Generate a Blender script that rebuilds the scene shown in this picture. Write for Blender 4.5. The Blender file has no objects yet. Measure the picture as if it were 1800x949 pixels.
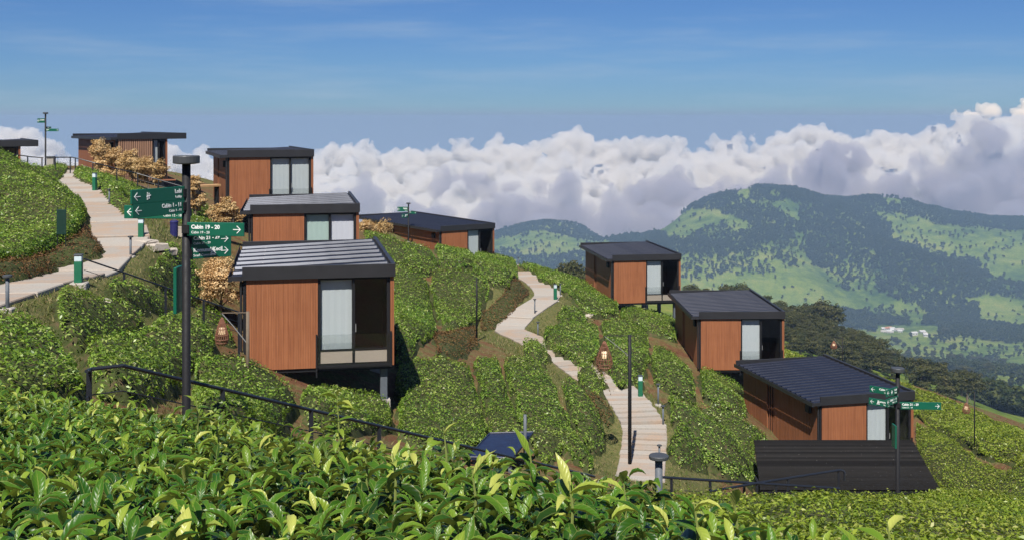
import bpy, bmesh, math, random
import numpy as np
from mathutils import Vector, Matrix, noise as mnoise

random.seed(7)
rng = np.random.default_rng(11)
R = math.radians
SC = bpy.context.scene
COL = SC.collection

# ------------------------------------------------------------------ camera
cam_d = bpy.data.cameras.new('camera')
cam = bpy.data.objects.new('camera', cam_d)
COL.objects.link(cam)
cam.location = (0, 0, 0)
cam.rotation_euler = (R(90), 0, 0)
cam_d.sensor_width = 36
cam_d.lens = 40
cam_d.shift_y = -(474.5 - 207) / 1800
cam_d.clip_start = 0.05
cam_d.clip_end = 60000
SC.camera = cam

# ------------------------------------------------------------------ light
SUN_DIR = Vector((-0.10, -0.58, 0.81)).normalized()      # towards the sun
sun_el = math.asin(SUN_DIR.z)
sun_az = math.atan2(SUN_DIR.x, SUN_DIR.y)                 # from +Y, clockwise
sd = bpy.data.lights.new('sun', 'SUN')
sd.energy = 5.0
sd.angle = R(0.5)
sd.color = (1.0, 0.95, 0.87)
so = bpy.data.objects.new('sun', sd)
COL.objects.link(so)
so.rotation_euler = SUN_DIR.to_track_quat('Z', 'Y').to_euler()

SC.view_settings.view_transform = 'Standard'
SC.view_settings.look = 'None'
SC.view_settings.exposure = 0.42
SC.view_settings.gamma = 1.0
SC.render.engine = 'CYCLES'
SC.cycles.use_denoising = True
SC.cycles.max_bounces = 8
SC.cycles.transparent_max_bounces = 20
SC.cycles.volume_bounces = 6


class NT:
    """small node-tree writer"""
    def __init__(s, tree):
        s.t = tree; s.n = tree.nodes; s.l = tree.links
    def node(s, typ, **kw):
        n = s.n.new(typ)
        for k, v in kw.items():
            setattr(n, k, v)
        return n
    def put(s, sock, v):
        if v is None: return
        if hasattr(v, 'is_output'):
            s.l.new(v, sock)
        else:
            sock.default_value = v
    def math(s, op, a, b=None, c=None, clamp=False):
        n = s.node('ShaderNodeMath', operation=op, use_clamp=clamp)
        s.put(n.inputs[0], a); s.put(n.inputs[1], b); s.put(n.inputs[2], c)
        return n.outputs[0]
    def vmath(s, op, a, b=None):
        n = s.node('ShaderNodeVectorMath', operation=op)
        s.put(n.inputs[0], a)
        if b is not None:
            s.put(n.inputs['Scale'] if op == 'SCALE' else n.inputs[1], b)
        return n.outputs[0]
    def mix(s, f, a, b, blend='MIX', clamp=True):
        n = s.node('ShaderNodeMix', data_type='RGBA', blend_type=blend)
        n.clamp_factor = clamp
        s.put(n.inputs[0], f); s.put(n.inputs[6], a); s.put(n.inputs[7], b)
        return n.outputs[2]
    def noise(s, vec, scale, detail=4, rough=0.55, dist=0.0, out=0):
        n = s.node('ShaderNodeTexNoise')
        if vec is not None: s.l.new(vec, n.inputs['Vector'])
        n.inputs['Scale'].default_value = scale
        n.inputs['Detail'].default_value = detail
        n.inputs['Roughness'].default_value = rough
        n.inputs['Distortion'].default_value = dist
        return n.outputs[out]
    def smooth(s, x, lo, hi, a=0.0, b=1.0):
        n = s.node('ShaderNodeMapRange', interpolation_type='SMOOTHSTEP')
        s.put(n.inputs[0], x); s.put(n.inputs[1], lo); s.put(n.inputs[2], hi)
        s.put(n.inputs[3], a); s.put(n.inputs[4], b)
        return n.outputs[0]
    def lin(s, x, lo, hi, a=0.0, b=1.0):
        n = s.node('ShaderNodeMapRange')
        s.put(n.inputs[0], x); s.put(n.inputs[1], lo); s.put(n.inputs[2], hi)
        s.put(n.inputs[3], a); s.put(n.inputs[4], b)
        return n.outputs[0]
    def ramp(s, x, stops, interp='LINEAR'):
        n = s.node('ShaderNodeValToRGB')
        r = n.color_ramp; r.interpolation = interp
        while len(r.elements) < len(stops): r.elements.new(0.5)
        for e, (p, c) in zip(r.elements, stops):
            e.position = p; e.color = (*c, 1)
        s.l.new(x, n.inputs[0])
        return n.outputs[0]
    def sep(s, v):
        n = s.node('ShaderNodeSeparateXYZ'); s.l.new(v, n.inputs[0]); return n.outputs
    def comb(s, x, y, z):
        n = s.node('ShaderNodeCombineXYZ')
        s.put(n.inputs[0], x); s.put(n.inputs[1], y); s.put(n.inputs[2], z)
        return n.outputs[0]


# ------------------------------------------------------------------ sky
W = bpy.data.worlds.new('World')
SC.world = W
W.use_nodes = True
SKY_TINT = (0.225, 0.35, 0.56, 1)
def build_world():
    """clear sky, thin high veil, and the murky air of the lowlands under the skyline"""
    nt = NT(W.node_tree)
    nt.n.clear()
    sky = nt.node('ShaderNodeTexSky', sky_type='NISHITA')
    sky.sun_disc = False
    sky.sun_elevation = sun_el
    sky.sun_rotation = sun_az
    sky.altitude = 1500
    sky.air_density = 1.0
    sky.dust_density = 0.3
    sky.ozone_density = 3.0
    out = nt.node('ShaderNodeOutputWorld')
    d = nt.node('ShaderNodeTexCoord').outputs['Generated']
    x, y, z = nt.sep(d)
    hor = nt.math('MAXIMUM', nt.math('SQRT', nt.math('ADD', nt.math('MULTIPLY', x, x), nt.math('MULTIPLY', y, y))), 0.001)
    cx = nt.math('DIVIDE', x, hor); cy = nt.math('DIVIDE', y, hor); e = nt.math('DIVIDE', z, hor)
    skyc = nt.mix(1.0, sky.outputs[0], SKY_TINT, 'MULTIPLY', False)
    skyc = nt.vmath('SCALE', skyc, 0.1)
    veil = nt.noise(nt.comb(cx, cy, nt.math('MULTIPLY', e, 9.0)), 4.0, 6, 0.6)
    skyc = nt.mix(nt.math('MULTIPLY', nt.smooth(veil, 0.42, 0.75), 0.35), skyc, (0.30, 0.38, 0.48, 1))
    skyc = nt.mix(nt.smooth(e, 0.012, -0.002), skyc, (0.20, 0.265, 0.375, 1))
    skyc = nt.mix(nt.smooth(e, -0.004, -0.09), skyc, (0.28, 0.33, 0.44, 1))
    skyc = nt.mix(nt.smooth(e, -0.12, -0.35), skyc, (0.10, 0.12, 0.14, 1))
    bg = nt.node('ShaderNodeBackground')
    nt.l.new(skyc, bg.inputs[0]); bg.inputs[1].default_value = 1.0
    nt.l.new(bg.outputs[0], out.inputs[0])
build_world()

# ------------------------------------------------------------------ helpers
K, U0, V0 = 2000.0, 900.0, 207.0
def P(u, v, d):
    return Vector(((u - U0) / K * d, d, -(v - V0) / K * d))

def tps_fit(pts):
    p = np.array(pts, float)
    x = p[:, :2]; z = p[:, 2]; n = len(x)
    r = np.linalg.norm(x[:, None] - x[None], axis=2)
    A = np.where(r > 0, r ** 2 * np.log(r + 1e-9), 0) + np.eye(n) * 0.5
    Q = np.hstack([np.ones((n, 1)), x])
    M = np.block([[A, Q], [Q.T, np.zeros((3, 3))]])
    s = np.linalg.solve(M, np.concatenate([z, np.zeros(3)]))
    return x, s
def tps_eval(f, X, Y):
    c, s = f
    X = np.asarray(X, float); Y = np.asarray(Y, float)
    sh = X.shape; X = X.ravel(); Y = Y.ravel()
    out = s[-3] + s[-2] * X + s[-1] * Y
    for i in range(len(c)):
        r2 = (X - c[i, 0]) ** 2 + (Y - c[i, 1]) ** 2
        out += s[i] * 0.5 * r2 * np.log(r2 + 1e-9)
    return out.reshape(sh)
def sstep(a, b, x):
    t = np.clip((x - a) / (b - a), 0, 1)
    return t * t * (3 - 2 * t)

# value noise on a lattice, vectorised, for terrain relief
_lat = rng.random((256, 256))
def vnoise(x, y):
    x = np.asarray(x, float); y = np.asarray(y, float)
    xi = np.floor(x).astype(int); yi = np.floor(y).astype(int)
    fx = x - xi; fy = y - yi
    fx = fx * fx * (3 - 2 * fx); fy = fy * fy * (3 - 2 * fy)
    a = _lat[xi & 255, yi & 255]; b = _lat[(xi + 1) & 255, yi & 255]
    c = _lat[xi & 255, (yi + 1) & 255]; d = _lat[(xi + 1) & 255, (yi + 1) & 255]
    return (a * (1 - fx) + b * fx) * (1 - fy) + (c * (1 - fx) + d * fx) * fy
def fbm(x, y, o=4):
    s = 0; a = 0.5
    for i in range(o):
        s = s + a * vnoise(x * 2 ** i + 17.3 * i, y * 2 ** i + 5.1 * i); a *= 0.5
    return s

G = []          # ground control points near the camera
def g(u, v, d): G.append(tuple(P(u, v, d)))
for p in [(0, 0, -1.7), (-3, 3, -1.75), (3, 3, -2.0), (-8, 5, -1.7), (-4.2, 8, -2.55), (-1.0, 5, -2.2), (0.6, 4.2, -2.15),
          (3.0, 6, -3.0), (6, 9, -4.0), (-14, 8, -1.8), (-4.0, 14, -4.0), (-4.6, 13.2, -3.85), (1.5, 22, -7.7), (-1.5, 18, -5.9),
          (0, 12, -4.5), (3, 14, -5.4), (5, 18, -6.5), (9, 14, -5.9), (0, -15, 1.0), (-15, -15, 2), (15, -15, -1.5), (15, 5, -4.3), (20, 15, -7.8),
          (32, 20, -10), (-40, 40, 0.2), (-40, 80, -4.2), (-55, 20, 3), (-60, 60, -2.5), (-30, 15, 0.3), (45, 30, -14.2), (50, 60, -21.5), (70, 40, -21),
          (-40, 112, -10), (-20, 118, -15), (0, 112, -20), (20, 112, -27), (45, 100, -31), (60, 90, -31), (-60, 110, -11),
          (9.5, 42.6, -15.0), (9.6, 46, -15.1), (9.9, 49, -15.5), (14, 45, -16.2), (17.5, 47, -16.4), (16, 57, -17.2), (-2, 26, -8.6)]:
    G.append(p)
for a in [(1578, 890, 28), (0, 517, 24), (100, 482, 28), (190, 430, 34), (215, 405, 37), (190, 370, 44), (150, 330, 55), (105, 305, 64),
          (0, 300, 45), (100, 352, 45), (0, 455, 33), (90, 432, 36), (-200, 300, 40), (20, 480, 29), (250, 470, 36), (400, 520, 40), (350, 600, 33), (250, 640, 24),
          (100, 570, 23), (50, 640, 18), (420, 710, 25), (520, 710, 27), (600, 740, 29), (300, 340, 70), (345, 385, 62), (290, 300, 88),
          (400, 440, 52), (150, 294, 80), (300, 325, 80), (450, 415, 62), (560, 400, 70), (640, 425, 68), (735, 433, 84), (690, 575, 45),
          (760, 575, 55), (850, 575, 60), (700, 655, 40), (850, 655, 46), (850, 775, 36), (720, 770, 33), (1000, 795, 36), (1065, 815, 37),
          (1130, 830, 38), (1125, 700, 46), (1060, 680, 47.5), (980, 620, 54), (890, 583, 58.5), (935, 540, 64), (965, 518, 68.5), (930, 490, 76), (910, 478, 80),
          (1000, 575, 62), (1050, 570, 66), (1180, 575, 72), (1100, 650, 52), (1200, 655, 58), (1280, 710, 54), (1200, 770, 42),
          (1296, 800, 43), (1020, 503, 82), (1060, 535, 74), (1150, 563, 77), (1195, 618, 64), (1400, 665, 68), (1380, 622, 80),
          (1600, 675, 76), (1800, 752, 70), (1610, 795, 55), (1800, 850, 46), (1700, 805, 52), (870, 455, 94), (1000, 495, 88)]:
    g(*a)
F = []
def f(u, v, d): F.append(tuple(P(u, v, d)))
for a in [(1250, 600, 200), (1400, 650, 200), (1600, 730, 220), (1800, 815, 250), (900, 560, 200), (1250, 545, 400), (1400, 572, 420), (1500, 614, 440), (1570, 668, 460), (1650, 712, 470), (1780, 760, 480), (1500, 680, 700), (1400, 630, 620), (600, 520, 220), (1620, 690, 800), (1780, 700, 800),
          (1400, 640, 800), (1700, 655, 1350), (1560, 650, 1350), (1300, 640, 1200), (1100, 620, 1200), (900, 600, 1200), (1700, 612, 1900), (1600, 590, 2050), (1780, 592, 2000), (1400, 560, 2300), (1250, 545, 2300), (1100, 520, 2250),
          (1400, 450, 2700), (1350, 400, 2900), (1340, 354, 3200), (1270, 368, 3150), (1200, 378, 3100), (1420, 352, 3250), (1500, 355, 3300), (1600, 372, 3350), (1700, 388, 3400), (1800, 406, 3450), (1950, 420, 3500),
          (1600, 450, 2800), (1750, 480, 2650), (1600, 520, 2400), (1800, 540, 2350), (1950, 560, 2300), (1200, 450, 2650), (1300, 500, 2450),
          (930, 390, 3480), (880, 404, 3480), (1000, 396, 3450), (1050, 414, 3450), (1090, 432, 3400), (1125, 432, 3300), (950, 450, 3000), (1060, 465, 2850), (800, 430, 3400), (700, 460, 3300), (900, 520, 2200), (1100, 470, 3680), (1170, 440, 3680), (1250, 410, 3680), (930, 430, 3680), (1000, 440, 3680), (1340, 390, 3680), (1450, 400, 3680), (1600, 410, 3680), (1800, 430, 3680), (1125, 480, 2700), (1165, 410, 3050)]:
    f(*a)
F += [(-1500, 2500, -420), (-2500, 4000, -450), (0, 4000, -460), (900, 4200, -470), (2000, 4300, -480), (3200, 4000, -480), (3200, 2500, -430), (3000, 1200, -380), (-1500, 1000, -330),
      (2000, 600, -260), (-1200, 300, -150), (800, 200, -120), (-300, 160, -25), (-100, 220, -50), (300, 100, -75), (1500, 0, -200), (-1000, 0, 20), (0, 5000, -480)]
fn = tps_fit(G)
ff = tps_fit([(x / 100, y / 100, z) for x, y, z in F])
SPURS = [([P(u, v, d).xy[:] for u, v, d in q], h, s) for q, h, s in (
    ([(1400, 350, 3050), (1450, 385, 2950), (1500, 425, 2800), (1580, 462, 2650), (1660, 490, 2500)], 42, 120),
    ([(1260, 360, 3050), (1200, 410, 2900), (1160, 450, 2700)], 34, 130),
    ([(1340, 380, 2950), (1350, 430, 2750), (1400, 500, 2500)], 26, 110),
    ([(1560, 375, 3150), (1680, 420, 2950), (1800, 450, 2800)], 24, 110))]
def H0(X, Y):
    X = np.asarray(X, float); Y = np.asarray(Y, float)
    xn = np.clip(X, -75, 80); yn = np.clip(Y, -20, 125)
    zn = tps_eval(fn, xn, yn)
    dd = np.maximum(np.abs(X - xn), np.maximum(Y - yn, 0))
    zn = zn - 0.32 * dd * (X > -60) + 0.22 * np.maximum(yn - Y, 0)
    zn = zn + 0.16 * (fbm(X / 2.3, Y / 2.3, 3) - 0.45) * sstep(5, 20, Y)
    zf = tps_eval(ff, X / 100, Y / 100)
    am = sstep(900, 2400, Y)
    for pl, hgt, sg in SPURS:
        d = np.full(X.shape, 1e9)
        for (ax, ay), (bx, by) in zip(pl[:-1], pl[1:]):
            L2 = (bx - ax) ** 2 + (by - ay) ** 2
            t = np.clip(((X - ax) * (bx - ax) + (Y - ay) * (by - ay)) / L2, 0, 1)
            d = np.minimum(d, np.hypot(X - ax - t * (bx - ax), Y - ay - t * (by - ay)))
        zf = zf + hgt * np.exp(-(d / sg) ** 2)
    rid = np.abs(fbm(X / 420 + 3.1, Y / 700 + 1.7, 4) - 0.47)
    zf = zf + am * (95 * (0.09 - rid) + 34 * (fbm(X / 150, Y / 150, 4) - 0.47)) + (1 - am) * sstep(150, 500, Y) * 26 * (fbm(X / 170, Y / 170, 4) - 0.47)
    w = sstep(105, 230, np.maximum(Y, np.abs(X) * 1.25))
    return zn * (1 - w) + zf * w
LEVEL = []      # cut-and-fill for the footpaths: (polyline xyz, half width)
def H(X, Y):
    X = np.asarray(X, float); Y = np.asarray(Y, float)
    Z = H0(X, Y)
    for pl, hw in LEVEL:
        a = np.array(pl)
        k = (X > a[:, 0].min() - 4) & (X < a[:, 0].max() + 4) & (Y > a[:, 1].min() - 4) & (Y < a[:, 1].max() + 4)
        if not k.any(): continue
        x = X[k]; y = Y[k]; best = np.full(x.shape, 1e9); zz = np.zeros(x.shape)
        for p, q in zip(a[:-1], a[1:]):
            dx, dy = q[0] - p[0], q[1] - p[1]
            t = np.clip(((x - p[0]) * dx + (y - p[1]) * dy) / (dx * dx + dy * dy + 1e-9), 0, 1)
            d = np.hypot(x - p[0] - t * dx, y - p[1] - t * dy)
            m = d < best
            best = np.where(m, d, best); zz = np.where(m, p[2] + t * (q[2] - p[2]), zz)
        w = 1 - sstep(hw * 1.05, hw * 1.05 + 1.3, best)
        Z[k] = Z[k] * (1 - w) + zz * w
    return Z
def h1(x, y): return float(H(np.array([x]), np.array([y]))[0])
_D = np.concatenate([np.arange(2.5, 130, 0.1), np.geomspace(130, 4500, 900)])
def hit(u, v, off=0.0, dmin=2.5):
    """the first point of the ground (raised by off) seen along a direction"""
    d = _D[_D >= dmin]
    x = (u - U0) / K * d; z = -(v - V0) / K * d
    below = z < H(x, d) + off
    if not below.any(): return None
    i = int(np.argmax(below)); 
    return Vector((x[i], d[i], z[i]))
# ------------------------------------------------------------------ naming
def tag(o, label=None, cat=None, group=None, kind=None):
    if label: o['label'] = label
    if cat: o['category'] = cat
    if group: o['group'] = group
    if kind: o['kind'] = kind
    return o
def empty(name, loc, rz=0.0, label=None, cat=None, group=None):
    o = bpy.data.objects.new(name, None)
    COL.objects.link(o)
    o.location = loc; o.rotation_euler = (0, 0, rz); o.empty_display_size = 0.3
    return tag(o, label, cat, group)
def link(name, me, parent=None, kind=None):
    o = bpy.data.objects.new(name, me)
    COL.objects.link(o)
    if parent is not None: o.parent = parent
    if kind: o['kind'] = kind
    return o
def copy_tree(o, parent=None):
    c = o.copy(); COL.objects.link(c)
    if parent is not None: c.parent = parent
    for ch in list(o.children): copy_tree(ch, c)
    return c

class MB:
    """collects boxes, tubes and discs into one mesh"""
    def __init__(s): s.v = []; s.f = []
    def add(s, vs, fs):
        b = len(s.v); s.v += [tuple(p) for p in vs]; s.f += [tuple(i + b for i in q) for q in fs]
        return s
    def box(s, x0, x1, y0, y1, z0, z1):
        return s.add([(x0, y0, z0), (x1, y0, z0), (x1, y1, z0), (x0, y1, z0), (x0, y0, z1), (x1, y0, z1), (x1, y1, z1), (x0, y1, z1)],
                     [(0, 3, 2, 1), (4, 5, 6, 7), (0, 1, 5, 4), (1, 2, 6, 5), (2, 3, 7, 6), (3, 0, 4, 7)])
    def bbox(s, x0, x1, y0, y1, z0, z1, b=0.01):
        """a box with chamfered vertical and top edges"""
        def ring(i, z): return [(x0 + i + b, y0 + i, z), (x1 - i - b, y0 + i, z), (x1 - i, y0 + i + b, z), (x1 - i, y1 - i - b, z),
                                (x1 - i - b, y1 - i, z), (x0 + i + b, y1 - i, z), (x0 + i, y1 - i - b, z), (x0 + i, y0 + i + b, z)]
        vs = ring(b, z0) + ring(0, z0 + b) + ring(0, z1 - b) + ring(b, z1)
        fs = [tuple(range(7, -1, -1)), tuple(range(24, 32))]
        for k in range(3):
            for i in range(8):
                j = (i + 1) % 8
                fs.append((k * 8 + i, k * 8 + j, k * 8 + 8 + j, k * 8 + 8 + i))
        return s.add(vs, fs)
    def tube(s, pts, r, n=8, cap=True):
        pts = [Vector(p) for p in pts]
        rs = r if isinstance(r, (list, tuple)) else [r] * len(pts)
        vs = []; fs = []
        for i, p in enumerate(pts):
            t = (pts[min(i + 1, len(pts) - 1)] - pts[max(i - 1, 0)]).normalized()
            a = Vector((0, 0, 1)) if abs(t.z) < 0.9 else Vector((1, 0, 0))
            x = t.cross(a).normalized(); y = t.cross(x).normalized()
            for k in range(n):
                an = 2 * math.pi * k / n
                vs.append(p + (x * math.cos(an) + y * math.sin(an)) * rs[i])
        for i in range(len(pts) - 1):
            for k in range(n):
                j = (k + 1) % n
                fs.append((i * n + k, i * n + n + k, i * n + n + j, i * n + j))
        if cap:
            fs.append(tuple(range(n))); fs.append(tuple(range(len(vs) - 1, len(vs) - n - 1, -1)))
        return s.add(vs, fs)
    def lathe(s, prof, n=20, c=(0, 0, 0)):
        vs = []; fs = []
        for r, z in prof:
            for k in range(n):
                a = 2 * math.pi * k / n
                vs.append((c[0] + r * math.cos(a), c[1] + r * math.sin(a), c[2] + z))
        for i in range(len(prof) - 1):
            for k in range(n):
                j = (k + 1) % n
                fs.append((i * n + k, i * n + j, i * n + n + j, i * n + n + k))
        fs.append(tuple(range(n - 1, -1, -1))); fs.append(tuple(range(len(vs) - n, len(vs))))
        return s.add(vs, fs)
    def mesh(s, name, mat, smooth=False):
        me = bpy.data.meshes.new(name)
        me.from_pydata(s.v, [], s.f)
        if mat: me.materials.append(mat)
        if smooth:
            me.polygons.foreach_set('use_smooth', [True] * len(me.polygons))
        me.update()
        return me
    def build(s, name, mat, parent=None, kind=None, smooth=False):
        return link(name, s.mesh(name, mat, smooth), parent, kind)

def np_mesh(name, verts, faces, mats, attrs=None, smooth=False, mat_idx=None):
    """mesh from numpy arrays; faces (M,k) all of one size; attrs: {name: (domain, array)}"""
    me = bpy.data.meshes.new(name)
    verts = np.ascontiguousarray(verts, np.float32); faces = np.ascontiguousarray(faces, np.int32)
    n, m, k = len(verts), len(faces), faces.shape[1]
    me.vertices.add(n); me.loops.add(m * k); me.polygons.add(m)
    me.vertices.foreach_set('co', verts.ravel())
    me.loops.foreach_set('vertex_index', faces.ravel())
    me.polygons.foreach_set('loop_start', np.arange(0, m * k, k, dtype=np.int32))
    try: me.polygons.foreach_set('loop_total', np.full(m, k, np.int32))
    except Exception: pass
    if smooth: me.polygons.foreach_set('use_smooth', np.ones(m, bool))
    for mt in mats: me.materials.append(mt)
    if mat_idx is not None: me.polygons.foreach_set('material_index', np.asarray(mat_idx, np.int32))
    me.update(calc_edges=True)
    for an, (dom, arr) in (attrs or {}).items():
        a = me.attributes.new(an, 'FLOAT', dom)
        a.data.foreach_set('value', np.asarray(arr, np.float32))
    return me

# ------------------------------------------------------------------ materials
def new_mat(name):
    m = bpy.data.materials.new(name); m.use_nodes = True
    nt = NT(m.node_tree); b = nt.n['Principled BSDF']
    return m, nt, b
def simple(name, col, rough=0.5, metal=0.0, var=0.12, scale=6.0, bump=0.0, spec=0.5):
    """plain paint or metal with a little unevenness and dirt"""
    m, nt, b = new_mat(name)
    tc = nt.node('ShaderNodeTexCoord').outputs['Object']
    n = nt.noise(tc, scale, 5, 0.6)
    c0 = tuple(c * (1 - var) for c in col) + (1,); c1 = tuple(min(1, c * (1 + var)) for c in col) + (1,)
    nt.l.new(nt.mix(n, c0, c1), b.inputs['Base Color'])
    nt.l.new(nt.lin(nt.noise(tc, scale * 2.3, 3), 0.3, 0.7, max(0.02, rough - 0.07), rough + 0.07), b.inputs['Roughness'])
    b.inputs['Metallic'].default_value = metal
    b.inputs['Specular IOR Level'].default_value = spec
    if bump:
        bp = nt.node('ShaderNodeBump'); bp.inputs['Strength'].default_value = bump; bp.inputs['Distance'].default_value = 0.01
        nt.l.new(nt.noise(tc, scale * 8, 4), bp.inputs['Height']); nt.l.new(bp.outputs[0], b.inputs['Normal'])
    return m

M = {}
M['black'] = simple('black_steel', (0.014, 0.014, 0.016), 0.6, 0.0, 0.25, spec=0.25)
M['fascia'] = simple('dark_fascia_metal', (0.024, 0.024, 0.027), 0.45, 0.0, 0.15, 2.0)
M['rail'] = simple('rail_paint', (0.014, 0.017, 0.024), 0.38, 0.0, 0.2)
M['dark_in'] = simple('dark_interior', (0.03, 0.027, 0.024), 0.8)
M['concrete'] = simple('concrete', (0.36, 0.33, 0.29), 0.9, 0, 0.2, 3, 0.4)
M['curtain_blue'] = simple('pale_blue_curtain', (0.58, 0.62, 0.64), 0.9, 0, 0.04, 1.5)
M['curtain_green'] = simple('pale_green_curtain', (0.47, 0.60, 0.56), 0.9, 0, 0.04, 1.5)
M['curtain_lilac'] = simple('white_curtain', (0.70, 0.70, 0.78), 0.9, 0, 0.03, 1.5)
M['beige'] = simple('beige_panel', (0.47, 0.39, 0.32), 0.7, 0, 0.05, 2)
M['green'] = simple('green_paint', (0.004, 0.105, 0.062), 0.42, 0, 0.12, 3)
M['green_bollard'] = simple('green_bollard_paint', (0.010, 0.13, 0.065), 0.5, 0, 0.15, 5)
M['white'] = simple('white_print', (0.80, 0.82, 0.80), 0.6, 0, 0.03)
M['post_grey'] = simple('weathered_grey_post', (0.10, 0.115, 0.135), 0.6, 0, 0.3, 9, 0.3)
M['lamp_head'] = simple('pale_lamp_head', (0.55, 0.66, 0.70), 0.4, 0, 0.1)
M['stone'] = simple('pale_stone', (0.42, 0.37, 0.31), 0.9, 0, 0.25, 4, 0.5)
M['wicker'] = simple('brown_wicker', (0.20, 0.085, 0.05), 0.75, 0, 0.35, 20)
M['green_dark'] = simple('dark_green_board', (0.004, 0.030, 0.020), 0.5)
M['wire'] = simple('grey_wire', (0.25, 0.25, 0.25), 0.5)
M['twig'] = simple('dry_twig', (0.22, 0.14, 0.09), 0.9, 0, 0.3, 10)
M['bark'] = simple('tree_bark', (0.16, 0.12, 0.085), 0.9, 0, 0.3, 12, 0.4)
M['navy'] = simple('navy_sheet_roof', (0.014, 0.021, 0.052), 0.45, 0.0, 0.2, 2)
M['blue_bin'] = simple('navy_plastic', (0.02, 0.02, 0.11), 0.5)
M['white_paint'] = simple('white_wall_paint', (0.50, 0.48, 0.45), 0.8)
M['rust_roof'] = simple('rust_tile_roof', (0.40, 0.17, 0.10), 0.8)
M['tan_wood'] = simple('tan_timber', (0.50, 0.32, 0.16), 0.7, 0, 0.15, 3)

def wood_mat(name, dark, light):
    m, nt, b = new_mat(name)
    tc = nt.node('ShaderNodeTexCoord').outputs['Object']
    mp = nt.node('ShaderNodeMapping'); nt.l.new(tc, mp.inputs[0]); mp.inputs['Scale'].default_value = (9, 9, 0.35)
    n1 = nt.noise(mp.outputs[0], 1.6, 4, 0.6)
    mp2 = nt.node('ShaderNodeMapping'); nt.l.new(tc, mp2.inputs[0]); mp2.inputs['Scale'].default_value = (60, 60, 1.2)
    n2 = nt.noise(mp2.outputs[0], 1.5, 3, 0.6)
    n3 = nt.noise(tc, 0.9, 4, 0.6)
    x = nt.math('ADD', nt.math('MULTIPLY', n1, 0.55), nt.math('ADD', nt.math('MULTIPLY', n2, 0.25), nt.math('MULTIPLY', n3, 0.25)))
    isl = nt.node('ShaderNodeNewGeometry').outputs['Random Per Island']        # every board a little different
    cw = nt.mix(nt.smooth(x, 0.34, 0.72), (*dark, 1), (*light, 1))
    cw = nt.mix(nt.lin(isl, 0, 1, 0.0, 0.18), cw, nt.mix(1.0, cw, (0.62, 0.66, 0.70, 1), 'MULTIPLY'))
    stain = nt.smooth(nt.noise(mp.outputs[0], 0.45, 5, 0.7), 0.50, 0.72, 0.0, 0.35)
    cw = nt.mix(stain, cw, nt.mix(1.0, cw, (0.60, 0.62, 0.66, 1), 'MULTIPLY'))
    nt.l.new(cw, b.inputs['Base Color'])
    b.inputs['Roughness'].default_value = 0.55
    b.inputs['Specular IOR Level'].default_value = 0.3
    return m
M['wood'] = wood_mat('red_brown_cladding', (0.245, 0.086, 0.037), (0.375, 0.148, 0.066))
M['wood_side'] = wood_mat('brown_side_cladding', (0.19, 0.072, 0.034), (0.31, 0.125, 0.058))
M['wood_slat'] = wood_mat('grey_brown_slats', (0.28, 0.155, 0.095), (0.42, 0.245, 0.160))

def roof_mat(name, col, metal, rough):
    m, nt, b = new_mat(name)
    tc = nt.node('ShaderNodeTexCoord').outputs['Object']
    mp = nt.node('ShaderNodeMapping'); nt.l.new(tc, mp.inputs[0]); mp.inputs['Scale'].default_value = (0.7, 3, 3)
    n = nt.noise(mp.outputs[0], 2.5, 5, 0.65)
    sp = nt.smooth(nt.noise(tc, 14, 2, 0.5), 0.70, 0.76)
    c = nt.mix(n, tuple(x * 0.75 for x in col) + (1,), tuple(x * 1.3 for x in col) + (1,))
    c = nt.mix(nt.math('MULTIPLY', sp, 0.35), c, (0.35, 0.34, 0.33, 1))
    nt.l.new(c, b.inputs['Base Color'])
    b.inputs['Metallic'].default_value = metal
    if rough > 0.95:
        b.inputs['Specular IOR Level'].default_value = 0.05
        rr = nt.node('ShaderNodeObjectInfo').outputs['Random']       # sheets weathered unevenly
        c = nt.mix(nt.lin(rr, 0, 1, 0.0, 0.75), c, (0.010, 0.010, 0.011, 1)); nt.l.new(c, b.inputs['Base Color'])
    nt.l.new(nt.lin(n, 0.3, 0.7, rough - 0.06, rough + 0.1), b.inputs['Roughness'])
    return m
M['roof'] = roof_mat('navy_ribbed_metal', (0.013, 0.016, 0.030), 0.1, 0.42)
M['roof_shiny'] = roof_mat('bare_ribbed_metal', (0.052, 0.055, 0.066), 0.9, 0.36)
M['roof_black'] = roof_mat('black_ribbed_sheet', (0.036, 0.034, 0.033), 0.0, 1.0)

def glass_mat():
    m, nt, b = new_mat('window_glass')
    nt.n.remove(b)
    out = nt.n['Material Output']
    fr = nt.node('ShaderNodeFresnel'); fr.inputs[0].default_value = 1.5
    tr = nt.node('ShaderNodeBsdfTransparent'); tr.inputs[0].default_value = (0.92, 0.93, 0.93, 1)
    gl = nt.node('ShaderNodeBsdfGlossy'); gl.inputs['Roughness'].default_value = 0.02; gl.inputs[0].default_value = (0.9, 0.95, 1, 1)
    mx = nt.node('ShaderNodeMixShader')
    bf = nt.node('ShaderNodeNewGeometry').outputs['Backfacing']     # reflect once per pane, on the face turned to the viewer
    nt.l.new(nt.math('MULTIPLY', nt.math('ADD', fr.outputs[0], 0.02, clamp=True), nt.math('SUBTRACT', 1.0, bf)), mx.inputs[0]); nt.l.new(tr.outputs[0], mx.inputs[1]); nt.l.new(gl.outputs[0], mx.inputs[2])
    nt.l.new(mx.outputs[0], out.inputs[0])
    return m
M['glass'] = glass_mat()

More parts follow.
